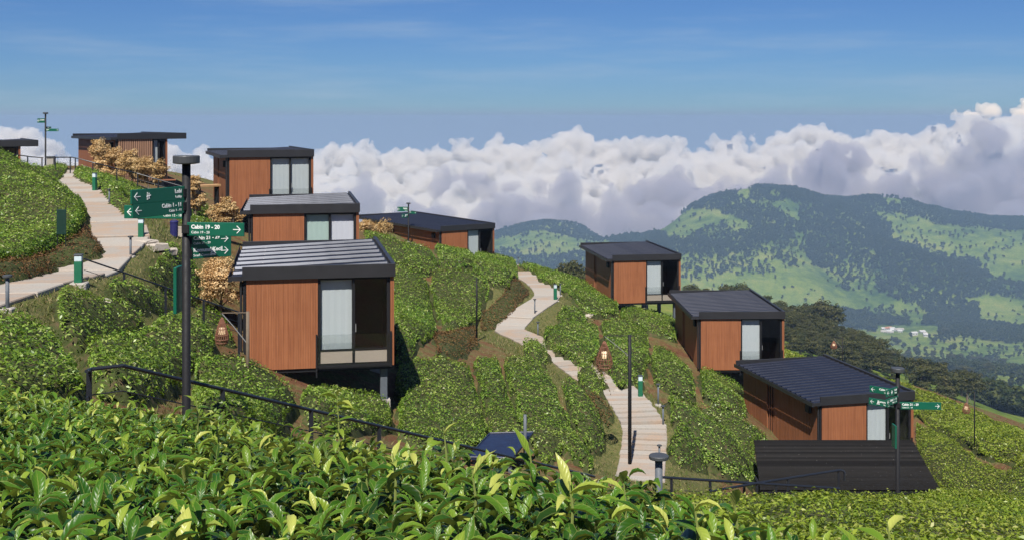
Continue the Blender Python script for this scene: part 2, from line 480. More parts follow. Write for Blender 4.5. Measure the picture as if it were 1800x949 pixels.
def leaf_mat(name, stops, trans=0.32, rough=0.40, spec=0.5, back=None, near=False):
    """leaf colours picked per leaf from the face attribute 'rnd'; light also comes through the blade"""
    m, nt, b = new_mat(name)
    out = nt.n['Material Output']
    at = nt.node('ShaderNodeAttribute', attribute_name='rnd').outputs['Fac']
    c = nt.ramp(at, stops)
    pos = nt.node('ShaderNodeNewGeometry')
    n = nt.noise(pos.outputs['Position'], 0.35, 3, 0.6)
    c = nt.mix(nt.smooth(n, 0.3, 0.7, 0.0, 0.55), c, nt.mix(0.5, c, (0.17, 0.15, 0.03, 1)))
    if near:
        # pale midrib and yellowish rim of the big leaves
        ac = nt.node('ShaderNodeAttribute', attribute_name='across').outputs['Fac']
        al = nt.node('ShaderNodeAttribute', attribute_name='along').outputs['Fac']
        vein = nt.math('SINE', nt.math('ADD', nt.math('MULTIPLY', al, 46.0), nt.math('MULTIPLY', ac, -9.0)))
        c = nt.mix(nt.lin(vein, -1, 1, 0.0, 0.10), c, nt.mix(1.0, c, (0.55, 0.62, 0.5, 1), 'MULTIPLY'))
        rim = nt.math('MAXIMUM', nt.smooth(ac, 0.86, 1.0), nt.smooth(ac, 0.10, 0.02))
        c = nt.mix(nt.math('MULTIPLY', rim, 0.45), c, (0.34, 0.36, 0.10, 1))
        tip = nt.math('MULTIPLY', nt.smooth(al, 0.80, 1.0), nt.smooth(n, 0.45, 0.6, 0.0, 0.6))
        c = nt.mix(tip, c, (0.30, 0.24, 0.10, 1))
        bp = nt.node('ShaderNodeBump'); bp.inputs['Strength'].default_value = 0.2; bp.inputs['Distance'].default_value = 0.002
        nt.l.new(nt.math('ADD', vein, nt.noise(pos.outputs['Position'], 160, 3, 0.6)), bp.inputs['Height']); nt.l.new(bp.outputs[0], b.inputs['Normal'])
    if back is not None:
        c = nt.mix(pos.outputs['Backfacing'], c, nt.mix(0.55, c, (*back, 1)))
    nt.l.new(c, b.inputs['Base Color'])
    b.inputs['Roughness'].default_value = rough
    b.inputs['Specular IOR Level'].default_value = spec
    t = nt.node('ShaderNodeBsdfTranslucent')
    nt.l.new(nt.mix(1.0, c, (1.0, 1.05, 0.5, 1), 'MULTIPLY'), t.inputs[0])
    mx = nt.node('ShaderNodeMixShader'); mx.inputs[0].default_value = trans
    nt.l.new(b.outputs[0], mx.inputs[1]); nt.l.new(t.outputs[0], mx.inputs[2]); nt.l.new(mx.outputs[0], out.inputs[0])
    return m
M['tea'] = leaf_mat('tea_leaf', [(0.0, (0.042, 0.105, 0.012)), (0.3, (0.125, 0.245, 0.024)), (0.6, (0.26, 0.40, 0.050)), (0.85, (0.45, 0.54, 0.15)), (1.0, (0.62, 0.60, 0.36))])
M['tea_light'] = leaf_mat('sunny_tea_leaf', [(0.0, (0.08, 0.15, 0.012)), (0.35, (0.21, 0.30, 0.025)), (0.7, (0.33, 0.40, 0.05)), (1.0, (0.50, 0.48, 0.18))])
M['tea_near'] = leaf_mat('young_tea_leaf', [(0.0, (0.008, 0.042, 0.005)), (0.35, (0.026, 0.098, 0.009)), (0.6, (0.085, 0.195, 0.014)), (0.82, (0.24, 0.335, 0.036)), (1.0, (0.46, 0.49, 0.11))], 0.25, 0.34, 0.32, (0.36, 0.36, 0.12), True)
M['brown_leaf'] = leaf_mat('dry_brown_leaf', [(0.0, (0.07, 0.035, 0.022)), (0.6, (0.17, 0.085, 0.045)), (0.9, (0.24, 0.14, 0.06)), (1.0, (0.12, 0.14, 0.03))], 0.15, 0.8, 0.1)
M['gold_leaf'] = leaf_mat('dry_golden_leaf', [(0.0, (0.42, 0.24, 0.10)), (0.5, (0.66, 0.44, 0.22)), (1.0, (0.78, 0.60, 0.36))], 0.2, 0.8, 0.1)
M['forest'] = leaf_mat('forest_leaf', [(0.0, (0.022, 0.034, 0.012)), (0.5, (0.052, 0.062, 0.023)), (1.0, (0.115, 0.105, 0.048))], 0.2, 0.7, 0.2)
M['grass'] = leaf_mat('dry_grass_blade', [(0.0, (0.06, 0.11, 0.02)), (0.5, (0.14, 0.17, 0.045)), (0.8, (0.28, 0.24, 0.11)), (1.0, (0.36, 0.28, 0.17))], 0.25, 0.7, 0.2)

def cushion_mat():
    m, nt, b = new_mat('tea_stems')
    pos = nt.node('ShaderNodeNewGeometry').outputs['Position']
    n = nt.noise(pos, 5.0, 4, 0.65)
    c = nt.ramp(n, [(0.3, (0.030, 0.024, 0.014)), (0.52, (0.050, 0.066, 0.020)), (0.7, (0.11, 0.075, 0.045))])
    nt.l.new(c, b.inputs['Base Color']); b.inputs['Roughness'].default_value = 0.9; b.inputs['Specular IOR Level'].default_value = 0.1
    return m
M['cushion'] = cushion_mat()

def ground_mat():
    m, nt, b = new_mat('hillside_ground')
    pos = nt.node('ShaderNodeNewGeometry').outputs['Position']
    xyz = nt.sep(pos)
    grass = nt.node('ShaderNodeAttribute', attribute_name='grass').outputs['Fac']
    far = nt.node('ShaderNodeAttribute', attribute_name='far').outputs['Fac']
    bare = nt.node('ShaderNodeAttribute', attribute_name='bare').outputs['Fac']
    n1 = nt.noise(pos, 1.1, 6, 0.7); n2 = nt.noise(pos, 7.0, 5, 0.7); n3 = nt.noise(pos, 40.0, 3, 0.6)
    soil = nt.ramp(nt.math('ADD', nt.math('MULTIPLY', n1, 0.5), nt.math('MULTIPLY', n2, 0.5)), [(0.3, (0.065, 0.028, 0.016)), (0.5, (0.16, 0.070, 0.040)), (0.7, (0.27, 0.15, 0.095))])
    gr = nt.ramp(nt.math('ADD', nt.math('MULTIPLY', n2, 0.6), nt.math('MULTIPLY', n3, 0.4)), [(0.33, (0.045, 0.065, 0.018)), (0.5, (0.11, 0.115, 0.04)), (0.66, (0.23, 0.17, 0.085))])
    g2 = nt.smooth(nt.math('ADD', grass, nt.math('MULTIPLY', nt.math('SUBTRACT', n1, 0.5), 0.9)), 0.35, 0.65)
    near = nt.mix(g2, soil, gr)
    # far country: tea and vegetable fields, scrub
    f1 = nt.noise(pos, 0.0045, 5, 0.6); f2 = nt.noise(pos, 0.03, 5, 0.65); f3 = nt.noise(pos, 0.16, 3, 0.6)
    fx = nt.math('ADD', nt.math('MULTIPLY', f1, 0.45), nt.math('ADD', nt.math('MULTIPLY', f2, 0.35), nt.math('MULTIPLY', f3, 0.20)))
    fc = nt.ramp(fx, [(0.36, (0.018, 0.044, 0.012)), (0.44, (0.062, 0.105, 0.017)), (0.52, (0.140, 0.185, 0.028)), (0.62, (0.235, 0.23, 0.058))])
    fs = nt.mix(nt.math('MULTIPLY', bare, 0.85), fc, (0.22, 0.135, 0.085, 1))
    nt.l.new(nt.mix(far, near, fs), b.inputs['Base Color'])
    b.inputs['Roughness'].default_value = 0.95; b.inputs['Specular IOR Level'].default_value = 0.1
    bp = nt.node('ShaderNodeBump'); bp.inputs['Strength'].default_value = 0.7; bp.inputs['Distance'].default_value = 0.06
    nt.l.new(n2, bp.inputs['Height']); nt.l.new(bp.outputs[0], b.inputs['Normal'])
    return m
M['ground'] = ground_mat()

def slab_mat():
    m, nt, b = new_mat('path_concrete')
    geo = nt.node('ShaderNodeNewGeometry').outputs['Position']
    rnd = nt.node('ShaderNodeObjectInfo').outputs['Random']
    n1 = nt.noise(geo, 1.3, 5, 0.65); n2 = nt.noise(geo, 14, 4, 0.7)
    c = nt.mix(nt.smooth(n1, 0.32, 0.66), (0.33, 0.30, 0.265, 1), (0.37, 0.275, 0.205, 1))
    c = nt.mix(nt.smooth(rnd, 0.55, 0.75, 0, 0.55), c, (0.40, 0.385, 0.35, 1))
    c = nt.mix(nt.smooth(n2, 0.45, 0.75, 0, 0.5), c, (0.24, 0.205, 0.175, 1))
    nt.l.new(c, b.inputs['Base Color']); b.inputs['Roughness'].default_value = 0.9; b.inputs['Specular IOR Level'].default_value = 0.2
    bp = nt.node('ShaderNodeBump'); bp.inputs['Strength'].default_value = 0.35; bp.inputs['Distance'].default_value = 0.02
    nt.l.new(n2, bp.inputs['Height']); nt.l.new(bp.outputs[0], b.inputs['Normal'])
    return m
M['slab'] = slab_mat()

def seg_dist(X, Y, pl):
    d = np.full(X.shape, 1e9)
    for (ax, ay), (bx, by) in zip(pl[:-1], pl[1:]):
        L2 = (bx - ax) ** 2 + (by - ay) ** 2 + 1e-9
        t = np.clip(((X - ax) * (bx - ax) + (Y - ay) * (by - ay)) / L2, 0, 1)
        d = np.minimum(d, np.hypot(X - ax - t * (bx - ax), Y - ay - t * (by - ay)))
    return d
# ------------------------------------------------------------------ ground sheet
def spacing(lo, hi, flo, fhi, step, grow, mx):
    xs = list(np.arange(flo, fhi + 1e-6, step))
    s = step; x = fhi
    while x < hi: s = min(mx, s * grow); x += s; xs.append(x)
    s = step; x = flo
    while x > lo: s = min(mx, s * grow); x -= s; xs.insert(0, x)
    return np.array(xs)
GX = spacing(-1450, 2250, -40, 46, 0.5, 1.12, 26)
GY = spacing(-240, 3680, -4, 118, 0.5, 1.12, 26)
XX, YY = np.meshgrid(GX, GY)

PATH_MASK = []      # polylines (world xy) beside which turf grows
# ------------------------------------------------------------------ cabins
def rib_panel(w, pitch, rib_h, rib_w):
    """one metal sheet: flat pan with a rounded rib along x; y 0..pitch, thin real thickness"""
    c = pitch * 0.5; hw = rib_w / 2
    prof = [(0, 0), (c - hw, 0), (c - hw * 0.97, rib_h * 0.03), (c - hw * 0.50, rib_h * 0.93), (c - hw * 0.40, rib_h), (c + hw * 0.40, rib_h), (c + hw * 0.50, rib_h * 0.93), (c + hw * 0.97, rib_h * 0.03), (c + hw, 0), (pitch - 0.004, 0)]
    vs = []; fs = []; n = len(prof)
    for x in (0, w):
        for y, z in prof: vs.append((x, y, z))
    for x in (0, w):
        for y, z in prof: vs.append((x, y, z - 0.012))
    for i in range(n - 1):
        fs.append((i, i + n, i + n + 1, i + 1))
        fs.append((2 * n + i, 2 * n + i + 1, 3 * n + i + 1, 3 * n + i))
        fs.append((i, i + 1, 2 * n + i + 1, 2 * n + i)); fs.append((n + i + 1, n + i, 3 * n + i, 3 * n + i + 1))
    fs.append((0, 2 * n, 3 * n, n)); fs.append((n - 1, 2 * n - 1, 4 * n - 1, 3 * n - 1))
    return MB().add(vs, fs)

def boards(mb, x0, x1, y0, y1, z0, z1, bw, axis, gap=0.008):
    """vertical boards with open joints; axis 'x' along the front, 'y' along a side"""
    lo, hi = (x0, x1) if axis == 'x' else (y0, y1)
    n = max(1, round((hi - lo) / bw)); st = (hi - lo) / n
    for i in range(n):
        a = lo + i * st + gap / 2; b = lo + (i + 1) * st - gap / 2; j = random.uniform(0, 0.004)
        if axis == 'x': mb.box(a, b, y0 - j, y1, z0, z1)
        else: mb.box(x0 - j, x1 + j, a, b, z0, z1)
    return mb

_shared = {}
def shared(key, fnc):
    if key not in _shared: _shared[key] = fnc()
    return _shared[key]

CABIN_GROUP = 'timber clad cabins on the tea slope'
def cabin(uL, vTop, d, th, label, L=8.0, Wd=4.6, Hc=2.74, shiny=False, curtains=('blue', None), solid=2.25, slat_front=False, body=None, vent=True, lower=True):
    th = R(th)
    p = P(uL, vTop, d)
    zf = p.z - 0.38 - Hc                                     # floor level
    root = empty('cabin', (p.x, p.y, zf), th, label, 'cabin', CABIN_GROUP)
    B = body or Wd
    Wm, Ws = M['wood'], M['wood_side']
    blk = M['black']
    top = Hc
    # floor frame and stilts
    MB().box(0.02, B - 0.02, 0.05, L - 0.05, -0.14, 0.02).build('floor_frame', blk, root)
    c, s_ = math.cos(th), math.sin(th)
    for lx, ly in ((0.25, 0.35), (B - 0.3, 0.35), (0.25, L * 0.5), (B - 0.3, L * 0.5), (0.25, L - 0.4), (B - 0.3, L - 0.4)):
        wx = p.x + lx * c - ly * s_; wy = p.y + lx * s_ + ly * c
        gz = h1(wx, wy) - zf
        if gz < -0.2:
            MB().bbox(lx - 0.11, lx + 0.11, ly - 0.11, ly + 0.11, gz + 0.42 if gz < -0.9 else gz - 0.2, -0.14).build('stilt', M['post_grey'], root)
            if gz < -0.9:
                MB().bbox(lx - 0.2, lx + 0.2, ly - 0.2, ly + 0.2, gz - 0.4, gz + 0.42).build('footing', M['concrete'], root)
    # front: boarding, window wall
    if slat_front:
        for i in range(16):
            a = 0.08 + i * (solid - 0.08) / 16
            MB().box(a, a + 0.095, -0.03, 0.05, 0, top).build('slat', M['wood_slat'], root)
        MB().box(0.06, solid, 0.06, 0.12, 0, top).build('slat_backing', M['dark_in'], root)
    else:
        boards(MB(), 0.10, solid, 0.0, 0.09, -0.02, top, 0.075, 'x', 0.004).build('front_cladding', Wm, root, 'stuff')
        MB().box(0.11, solid - 0.01, 0.092, 0.13, 0, top).build('front_backing', M['dark_in'], root)
    MB().box(0.0, 0.085, 0.03, 0.16, 0, top).build('corner_post', blk, root)
    boards(MB(), B - 0.12, B, 0.0, 0.16, -0.02, top, 0.06, 'x', 0.006).build('corner_trim', Wm, root)
    # the glazed part
    x0, x1 = solid + 0.012, B - 0.125
    zs = 0.52 if lower else 0.1
    ft = 0.07
    wf = MB()
    wf.box(x0, x0 + ft, 0.03, 0.13, 0.02, top)
    wf.box(x1 - ft * 1.4, x1, 0.03, 0.13, 0.02, top)
    mid = x0 + (x1 - x0) * 0.49
    wf.box(mid - 0.04, mid + 0.04, 0.03, 0.13, 0.1, top - 0.05)
    wf.box(x0 + ft, x1 - ft * 1.4, 0.03, 0.13, top - 0.07, top)
    wf.box(x0 + ft, x1 - ft * 1.4, 0.03, 0.13, 0.02, 0.10)
    if lower: wf.box(x0 + ft, x1 - ft * 1.4, 0.035, 0.125, zs - 0.045, zs)
    fr = wf.build('window_frame', blk, root)
    for i, (a, b) in enumerate(((x0 + ft, mid - 0.04), (mid + 0.04, x1 - ft * 1.4))):
        MB().box(a, b, 0.075, 0.083, zs, top - 0.07).build('pane', M['glass'], fr)
        if lower: MB().box(a, b, 0.05, 0.10, 0.10, zs - 0.045).build('lower_panel', M['beige'], fr)
        if curtains[i]:
            # a hanging blind with soft vertical folds
            n = 14; vs = []; fs = []
            for k in range(n + 1):
                xx = a + 0.01 + (b - a - 0.02) * k / n; yy = 0.17 + 0.004 * math.sin(k * 1.9)
                for zz, o in ((zs - 0.02, 0), (top - 0.09, 0), (zs - 0.02, 0.012), (top - 0.09, 0.012)): vs.append((xx, yy + o, zz))
            for k in range(n):
                q = 4 * k
                fs += [(q, q + 4, q + 5, q + 1), (q + 2, q + 3, q + 7, q + 6), (q, q + 2, q + 6, q + 4), (q + 1, q + 5, q + 7, q + 3)]
            MB().add(vs, fs).build('curtain', M['curtain_' + curtains[i]], fr)
    MB().box(mid + 0.055, mid + 0.075, 0.0, 0.03, 1.05, 1.30).build('door_handle', M['wire'], fr)
    # glass balustrade in front of the window
    bal = MB().box(x0 - 0.05, x1 + 0.03, -0.055, -0.035, 0.0, 0.06).box(x0 - 0.075, x0 - 0.03, -0.07, -0.02, -0.3, 1.02).box(x1 + 0.0, x1 + 0.045, -0.07, -0.02, -0.06, 1.05)
    bal = bal.build('balustrade', blk, root)
    MB().box(x0 - 0.03, x1, -0.049, -0.041, 0.06, 1.0).build('balustrade_glass', M['glass'], bal)
    # sides: boarding, the open slot of the entrance, boarding
    a0, a1 = L * 0.56, L * 0.66
    if slat_front: a0, a1 = L * 0.55, L * 0.62
    for nm, xa, xb in (('left_wall', 0.0, 0.08), ('right_wall', B - 0.09, B - 0.01)):
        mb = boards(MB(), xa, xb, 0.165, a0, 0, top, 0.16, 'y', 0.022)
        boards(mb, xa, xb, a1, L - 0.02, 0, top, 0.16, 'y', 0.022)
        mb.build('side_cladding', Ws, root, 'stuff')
    for ya, yb in ((0.165, a0), (a1, L - 0.05)):
        for xa in (0.083, B - 0.13):
            MB().box(xa, xa + 0.037, ya, yb, 0, top).build('side_backing', M['dark_in'], root)
    MB().box(0.13, B - 0.14, a0 - 0.08, a0 - 0.01, 0.02, top).build('entrance_wall', blk, root)
    MB().box(0.13, B - 0.14, a1 + 0.01, a1 + 0.08, 0.02, top).build('entrance_wall', blk, root)
    for k in range(3):
        MB().box(0.02, 0.06, a0 + 0.12 + k * 0.22, a0 + 0.17 + k * 0.22, 0, top).build('entrance_slat', Ws, root)
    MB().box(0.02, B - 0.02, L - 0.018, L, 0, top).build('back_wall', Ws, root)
    MB().box(0.13, B - 0.14, 0.2, a0 - 0.1, 0.022, 0.06).build('inner_floor', M['dark_in'], root)
    MB().box(0.13, B - 0.14, 2.6, 2.66, 0.06, top - 0.02).build('inner_wall', M['dark_in'], root)
    if vent:
        MB().bbox(-0.14, -0.01, 0.75, 1.15, top - 0.55, top - 0.2, 0.015).build('wall_lamp', blk, root)
    # roof: deck falling a little to the left, sheets, fascia, gutter
    ov = 0.34
    xl, xr = -ov, Wd + 0.02
    zl, zr = top + 0.11, top + 0.30
    roof = MB().add([(xl, -0.02, zl - 0.10), (xr - 0.1, -0.02, top + 0.02), (xr - 0.1, L + 0.1, top + 0.02), (xl, L + 0.1, zl - 0.10), (xl, -0.02, zl - 0.02), (xr - 0.1, -0.02, zr - 0.02), (xr - 0.1, L + 0.1, zr - 0.02), (xl, L + 0.1, zl - 0.02)],
                    [(0, 3, 2, 1), (4, 5, 6, 7), (0, 1, 5, 4), (1, 2, 6, 5), (2, 3, 7, 6), (3, 0, 4, 7)]).build('roof', M['fascia'], root)
    pitch = 1.02 if shiny else 0.45
    npan = int((L - 0.05) / pitch)
    pitch = (L - 0.05) / npan
    wpan = math.hypot(xr - 0.1 - xl, zr - zl) - 0.12
    pm = shared(('pan', round(pitch, 4), shiny, round(wpan, 3)), lambda: (rib_panel(wpan, pitch, 0.085, 0.24) if shiny else rib_panel(wpan, pitch, 0.045, 0.16)).mesh('roof_sheet', M['roof_shiny' if shiny else 'roof'], False))
    sl = math.atan2(zr - zl, xr - 0.1 - xl)
    for k in range(npan):
        o = link('roof_sheet', pm, roof)
        o.location = (xl + 0.03, 0.05 + k * pitch, zl + 0.005 + random.uniform(-0.002, 0.002)); o.rotation_euler = (0, -sl, 0)
    MB().bbox(-0.02, xr, -0.10, -0.022, top, top + 0.40, 0.006).build('fascia', M['fascia'], roof)
    MB().bbox(xr - 0.098, xr + 0.02, -0.018, L + 0.15, top + 0.03, top + 0.40, 0.006).build('fascia', M['fascia'], roof)
    MB().bbox(xl, xr - 0.1, L + 0.102, L + 0.16, top + 0.03, top + 0.30, 0.006).build('fascia', M['fascia'], roof)
    MB().box(xl - 0.10, xl - 0.002, -0.10, L + 0.16, zl - 0.14, zl - 0.125).box(xl - 0.10, xl - 0.085, -0.10, L + 0.16, zl - 0.125, zl + 0.03).box(xl - 0.085, xl - 0.02, -0.10, -0.09, zl - 0.125, zl + 0.02).build('gutter', M['fascia'], roof)
    MB().box(xl - 0.02, -0.022, -0.098, -0.03, zl - 0.12, zl + 0.03).build('eave_end', M['fascia'], roof)
    MB().tube([(-0.06, 0.06, top - 0.02), (-0.06, 0.06, 0.1)], 0.035, 8).build('downpipe', M['fascia'], root)
    return root

cabin(427, 470.5, 34.65, 11, 'nearest wood cabin with shiny ribbed roof, seen whole behind the tall leafy shoot', shiny=True)
cabin(440.5, 361, 48.6, 11, 'shiny roofed cabin peeping over the nearest cabin, one blind green, one lilac', shiny=True, curtains=('green', 'lilac'))
cabin(400, 265, 60.9, 20, 'high wood cabin with two drawn blue blinds against the clouds', curtains=('blue', 'blue'))
cabin(774.6, 398, 82.5, 33, 'long low cabin half hidden by tea bushes with a signpost before it', L=13, curtains=('blue', None))
cabin(1076.7, 448.5, 74, 9, 'cabin on thin stilts at the ridge end of the winding path, valley behind it')
cabin(1229, 547.5, 61.2, 1, 'cabin below the ridge cabin, dark woods rising behind its right side')
cabin(1441.6, 696.5, 50.1, 13, 'lowest cabin, standing behind the flat black shelter roof', lower=False)
cabin(206, 235.5, 73.8, 38, 'cabin with vertical slats on the skyline behind golden shrubs', curtains=('blue', None), slat_front=True, body=3.35, solid=2.35, lower=False)
cabin(-75, 248.5, 70, 30, 'cabin cut off by the left edge, only its dark roof end showing', curtains=(None, None), body=3.6)
# ------------------------------------------------------------------ paths
def catmull(pts, n=12):
    pts = [Vector(p) for p in pts]; out = []
    for i in range(len(pts) - 1):
        p0 = pts[max(i - 1, 0)]; p1 = pts[i]; p2 = pts[i + 1]; p3 = pts[min(i + 2, len(pts) - 1)]
        for k in range(n):
            t = k / n
            out.append(0.5 * ((2 * p1) + (p2 - p0) * t + (2 * p0 - 5 * p1 + 4 * p2 - p3) * t * t + (3 * p1 - p0 - 3 * p2 + p3) * t ** 3))
    out.append(pts[-1]); return out
def make_path(label, ctrl, width, step, steps_at=()):
    """ctrl: (u, v) seen on the ground; concrete slabs laid level one after the other"""
    pts = []
    for c in ctrl:
        q = hit(c[0], c[1], 0.06, 8) if len(c) == 2 else P(*c)
        pts.append(Vector((q.x, q.y, 0)))
    line = catmull(pts, 10)
    cum = [0]
    for a, b in zip(line[:-1], line[1:]): cum.append(cum[-1] + (b - a).length)
    def at(s):
        s = min(max(s, 0), cum[-1]); i = max(0, min(len(cum) - 2, int(np.searchsorted(cum, s)) - 1))
        t = (s - cum[i]) / max(1e-6, cum[i + 1] - cum[i]); return line[i].lerp(line[i + 1], t)
    lz = [h1(q.x, q.y) for q in line]
    lz = [float(np.mean(lz[max(0, i - 4):i + 5])) for i in range(len(lz))]
    LEVEL.append(([(q.x, q.y, z) for q, z in zip(line, lz)], width / 2))
    root = empty('footpath', (pts[0].x, pts[0].y, h1(pts[0].x, pts[0].y)), 0)
    root['kind'] = 'structure'
    s = 0; st = []
    while s < cum[-1]:
        st.append(s)
        fr = s / cum[-1]; ln = step
        for a, b, l in steps_at:
            if a <= fr < b: ln = l
        s += ln * random.uniform(0.9, 1.12)
    st.append(cum[-1])
    prev = None
    for a, b in zip(st[:-1], st[1:]):
        if b - a < 0.15: continue
        pa, pb = at(a + 0.014), at(b - 0.014)
        ta = (at(a + 0.3) - at(a - 0.3)).normalized(); tb = (at(b + 0.3) - at(b - 0.3)).normalized()
        na = Vector((-ta.y, ta.x, 0)); nb = Vector((-tb.y, tb.x, 0))
        w = width * random.uniform(0.97, 1.03)
        cs = [pa + na * w / 2, pa - na * w / 2, pb - nb * w / 2, pb + nb * w / 2]
        m = (pa + pb) / 2
        hz = np.mean([h1(c.x, c.y) for c in cs]); z = (h1(m.x, m.y) + hz) / 2 + 0.08 + random.uniform(-0.015, 0.015)
        za = z; zb = z
        if b - a > 1.0:        # long slabs follow the fall
            sl = np.clip((h1(pb.x, pb.y) - h1(pa.x, pa.y)), -0.12, 0.12)
            za -= sl / 2; zb += sl / 2
        zs = [za, za, zb, zb]
        o = root.location
        tp = [(c.x - o.x, c.y - o.y, q - o.z) for c, q in zip(cs, zs)]
        inn = []
        cen = Vector((m.x - o.x, m.y - o.y, z - o.z))
        for c in tp:
            v = Vector(c); d = (v - cen); d.z = 0
            inn.append(v - d.normalized() * 0.025 + Vector((0, 0, 0.0)))
        vs = [(x, y, q - 0.45) for x, y, q in tp] + [(x, y, q - 0.022) for x, y, q in tp] + [tuple(v) for v in inn]
        fs = [(8, 9, 10, 11)[::-1]]
        for k in range(4):
            j = (k + 1) % 4
            fs += [(k, 4 + k, 4 + j, j), (4 + k, 8 + k, 8 + j, 4 + j)]
        MB().add(vs, fs).build('slab', M['slab'], root)
    PATH_MASK.append(([(p.x, p.y) for p in line[::3]], width * 1.7))
    return [(p.x, p.y) for p in line]
path_a = make_path('', [(-120, 548), (0, 515), (100, 480), (180, 442), (212, 418), (205, 395), (178, 358), (150, 330), (122, 313), (104, 306), (116, 300.5), (130, 303)], 1.75, 1.9, ((0.45, 1.0, 1.25),))
path_b = make_path('', [(1124, 850, 36.5), (1130, 800), (1132, 750), (1110, 710), (1080, 682), (1050, 668), (1000, 632), (978, 618), (925, 593), (895, 580), (908, 562), (935, 540), (962, 520), (950, 500), (928, 487), (912, 478)], 1.6, 1.5, ((0.0, 0.22, 0.42), (0.22, 0.52, 0.8), (0.78, 1.0, 0.75)))

# ------------------------------------------------------------------ tea hedges
def inside(poly, X, Y):
    r = np.zeros(X.shape, bool); n = len(poly); j = n - 1
    for i in range(n):
        xi, yi = poly[i]; xj, yj = poly[j]
        with np.errstate(divide='ignore', invalid='ignore'):
            r ^= ((yi > Y) != (yj > Y)) & (X < (xj - xi) * (Y - yi) / (yj - yi + 1e-12) + xi)
        j = i
    return r
def leaf_quads(p, nrm, size, width=0.42, droop=0.12):
    """one bent four-sided blade per point: base, left, tip, right"""
    n = len(p)
    r = rng.normal(size=(n, 3)); t = np.cross(nrm, r); t /= np.linalg.norm(t, axis=1, keepdims=True) + 1e-9
    b = np.cross(nrm, t)
    s = size[:, None]
    up = nrm * s * rng.uniform(0.02, 0.22, (n, 1))
    v = np.empty((n, 4, 3))
    v[:, 0] = p - t * s * 0.5
    v[:, 1] = p + b * s * width * 0.5 + up
    v[:, 2] = p + t * s * 0.5 - nrm * s * droop
    v[:, 3] = p - b * s * width * 0.5 + up
    f = np.arange(n * 4).reshape(n, 4)
    return v.reshape(-1, 3), f
TOTAL = [0]
TEA = 'clipped tea hedges on the slope'
def bed_poly(px, h):
    out = []
    for q in px:
        if len(q) == 3: out.append((q[1], q[2]))
        else:
            p = hit(q[0], q[1], h * 0.85, 8)
            if p is None or p.y > 130: 
                k = 0
                while (p is None or p.y > 130) and k < 40:
                    k += 1; p = hit(q[0], q[1] + 2 * k, h * 0.85, 8)
            out.append((p.x, p.y))
    return out
def cells(X, Y, sp=0.95):
    """distance to the nearest bush centre on a jittered grid, and a number for that bush"""
    i0 = np.floor(X / sp).astype(int); j0 = np.floor(Y / sp).astype(int)
    best = np.full(np.shape(X), 9.0); idn = np.zeros(np.shape(X))
    for a in (-1, 0, 1):
        for b in (-1, 0, 1):
            i = i0 + a; j = j0 + b
            cx = (i + 0.15 + 0.7 * _lat[i & 255, j & 255]) * sp; cy = (j + 0.15 + 0.7 * _lat[(i + 77) & 255, (j + 31) & 255]) * sp
            d = np.hypot(X - cx, Y - cy); m = d < best
            best = np.where(m, d, best); idn = np.where(m, _lat[(i + 5) & 255, (j + 9) & 255], idn)
    return best, idn
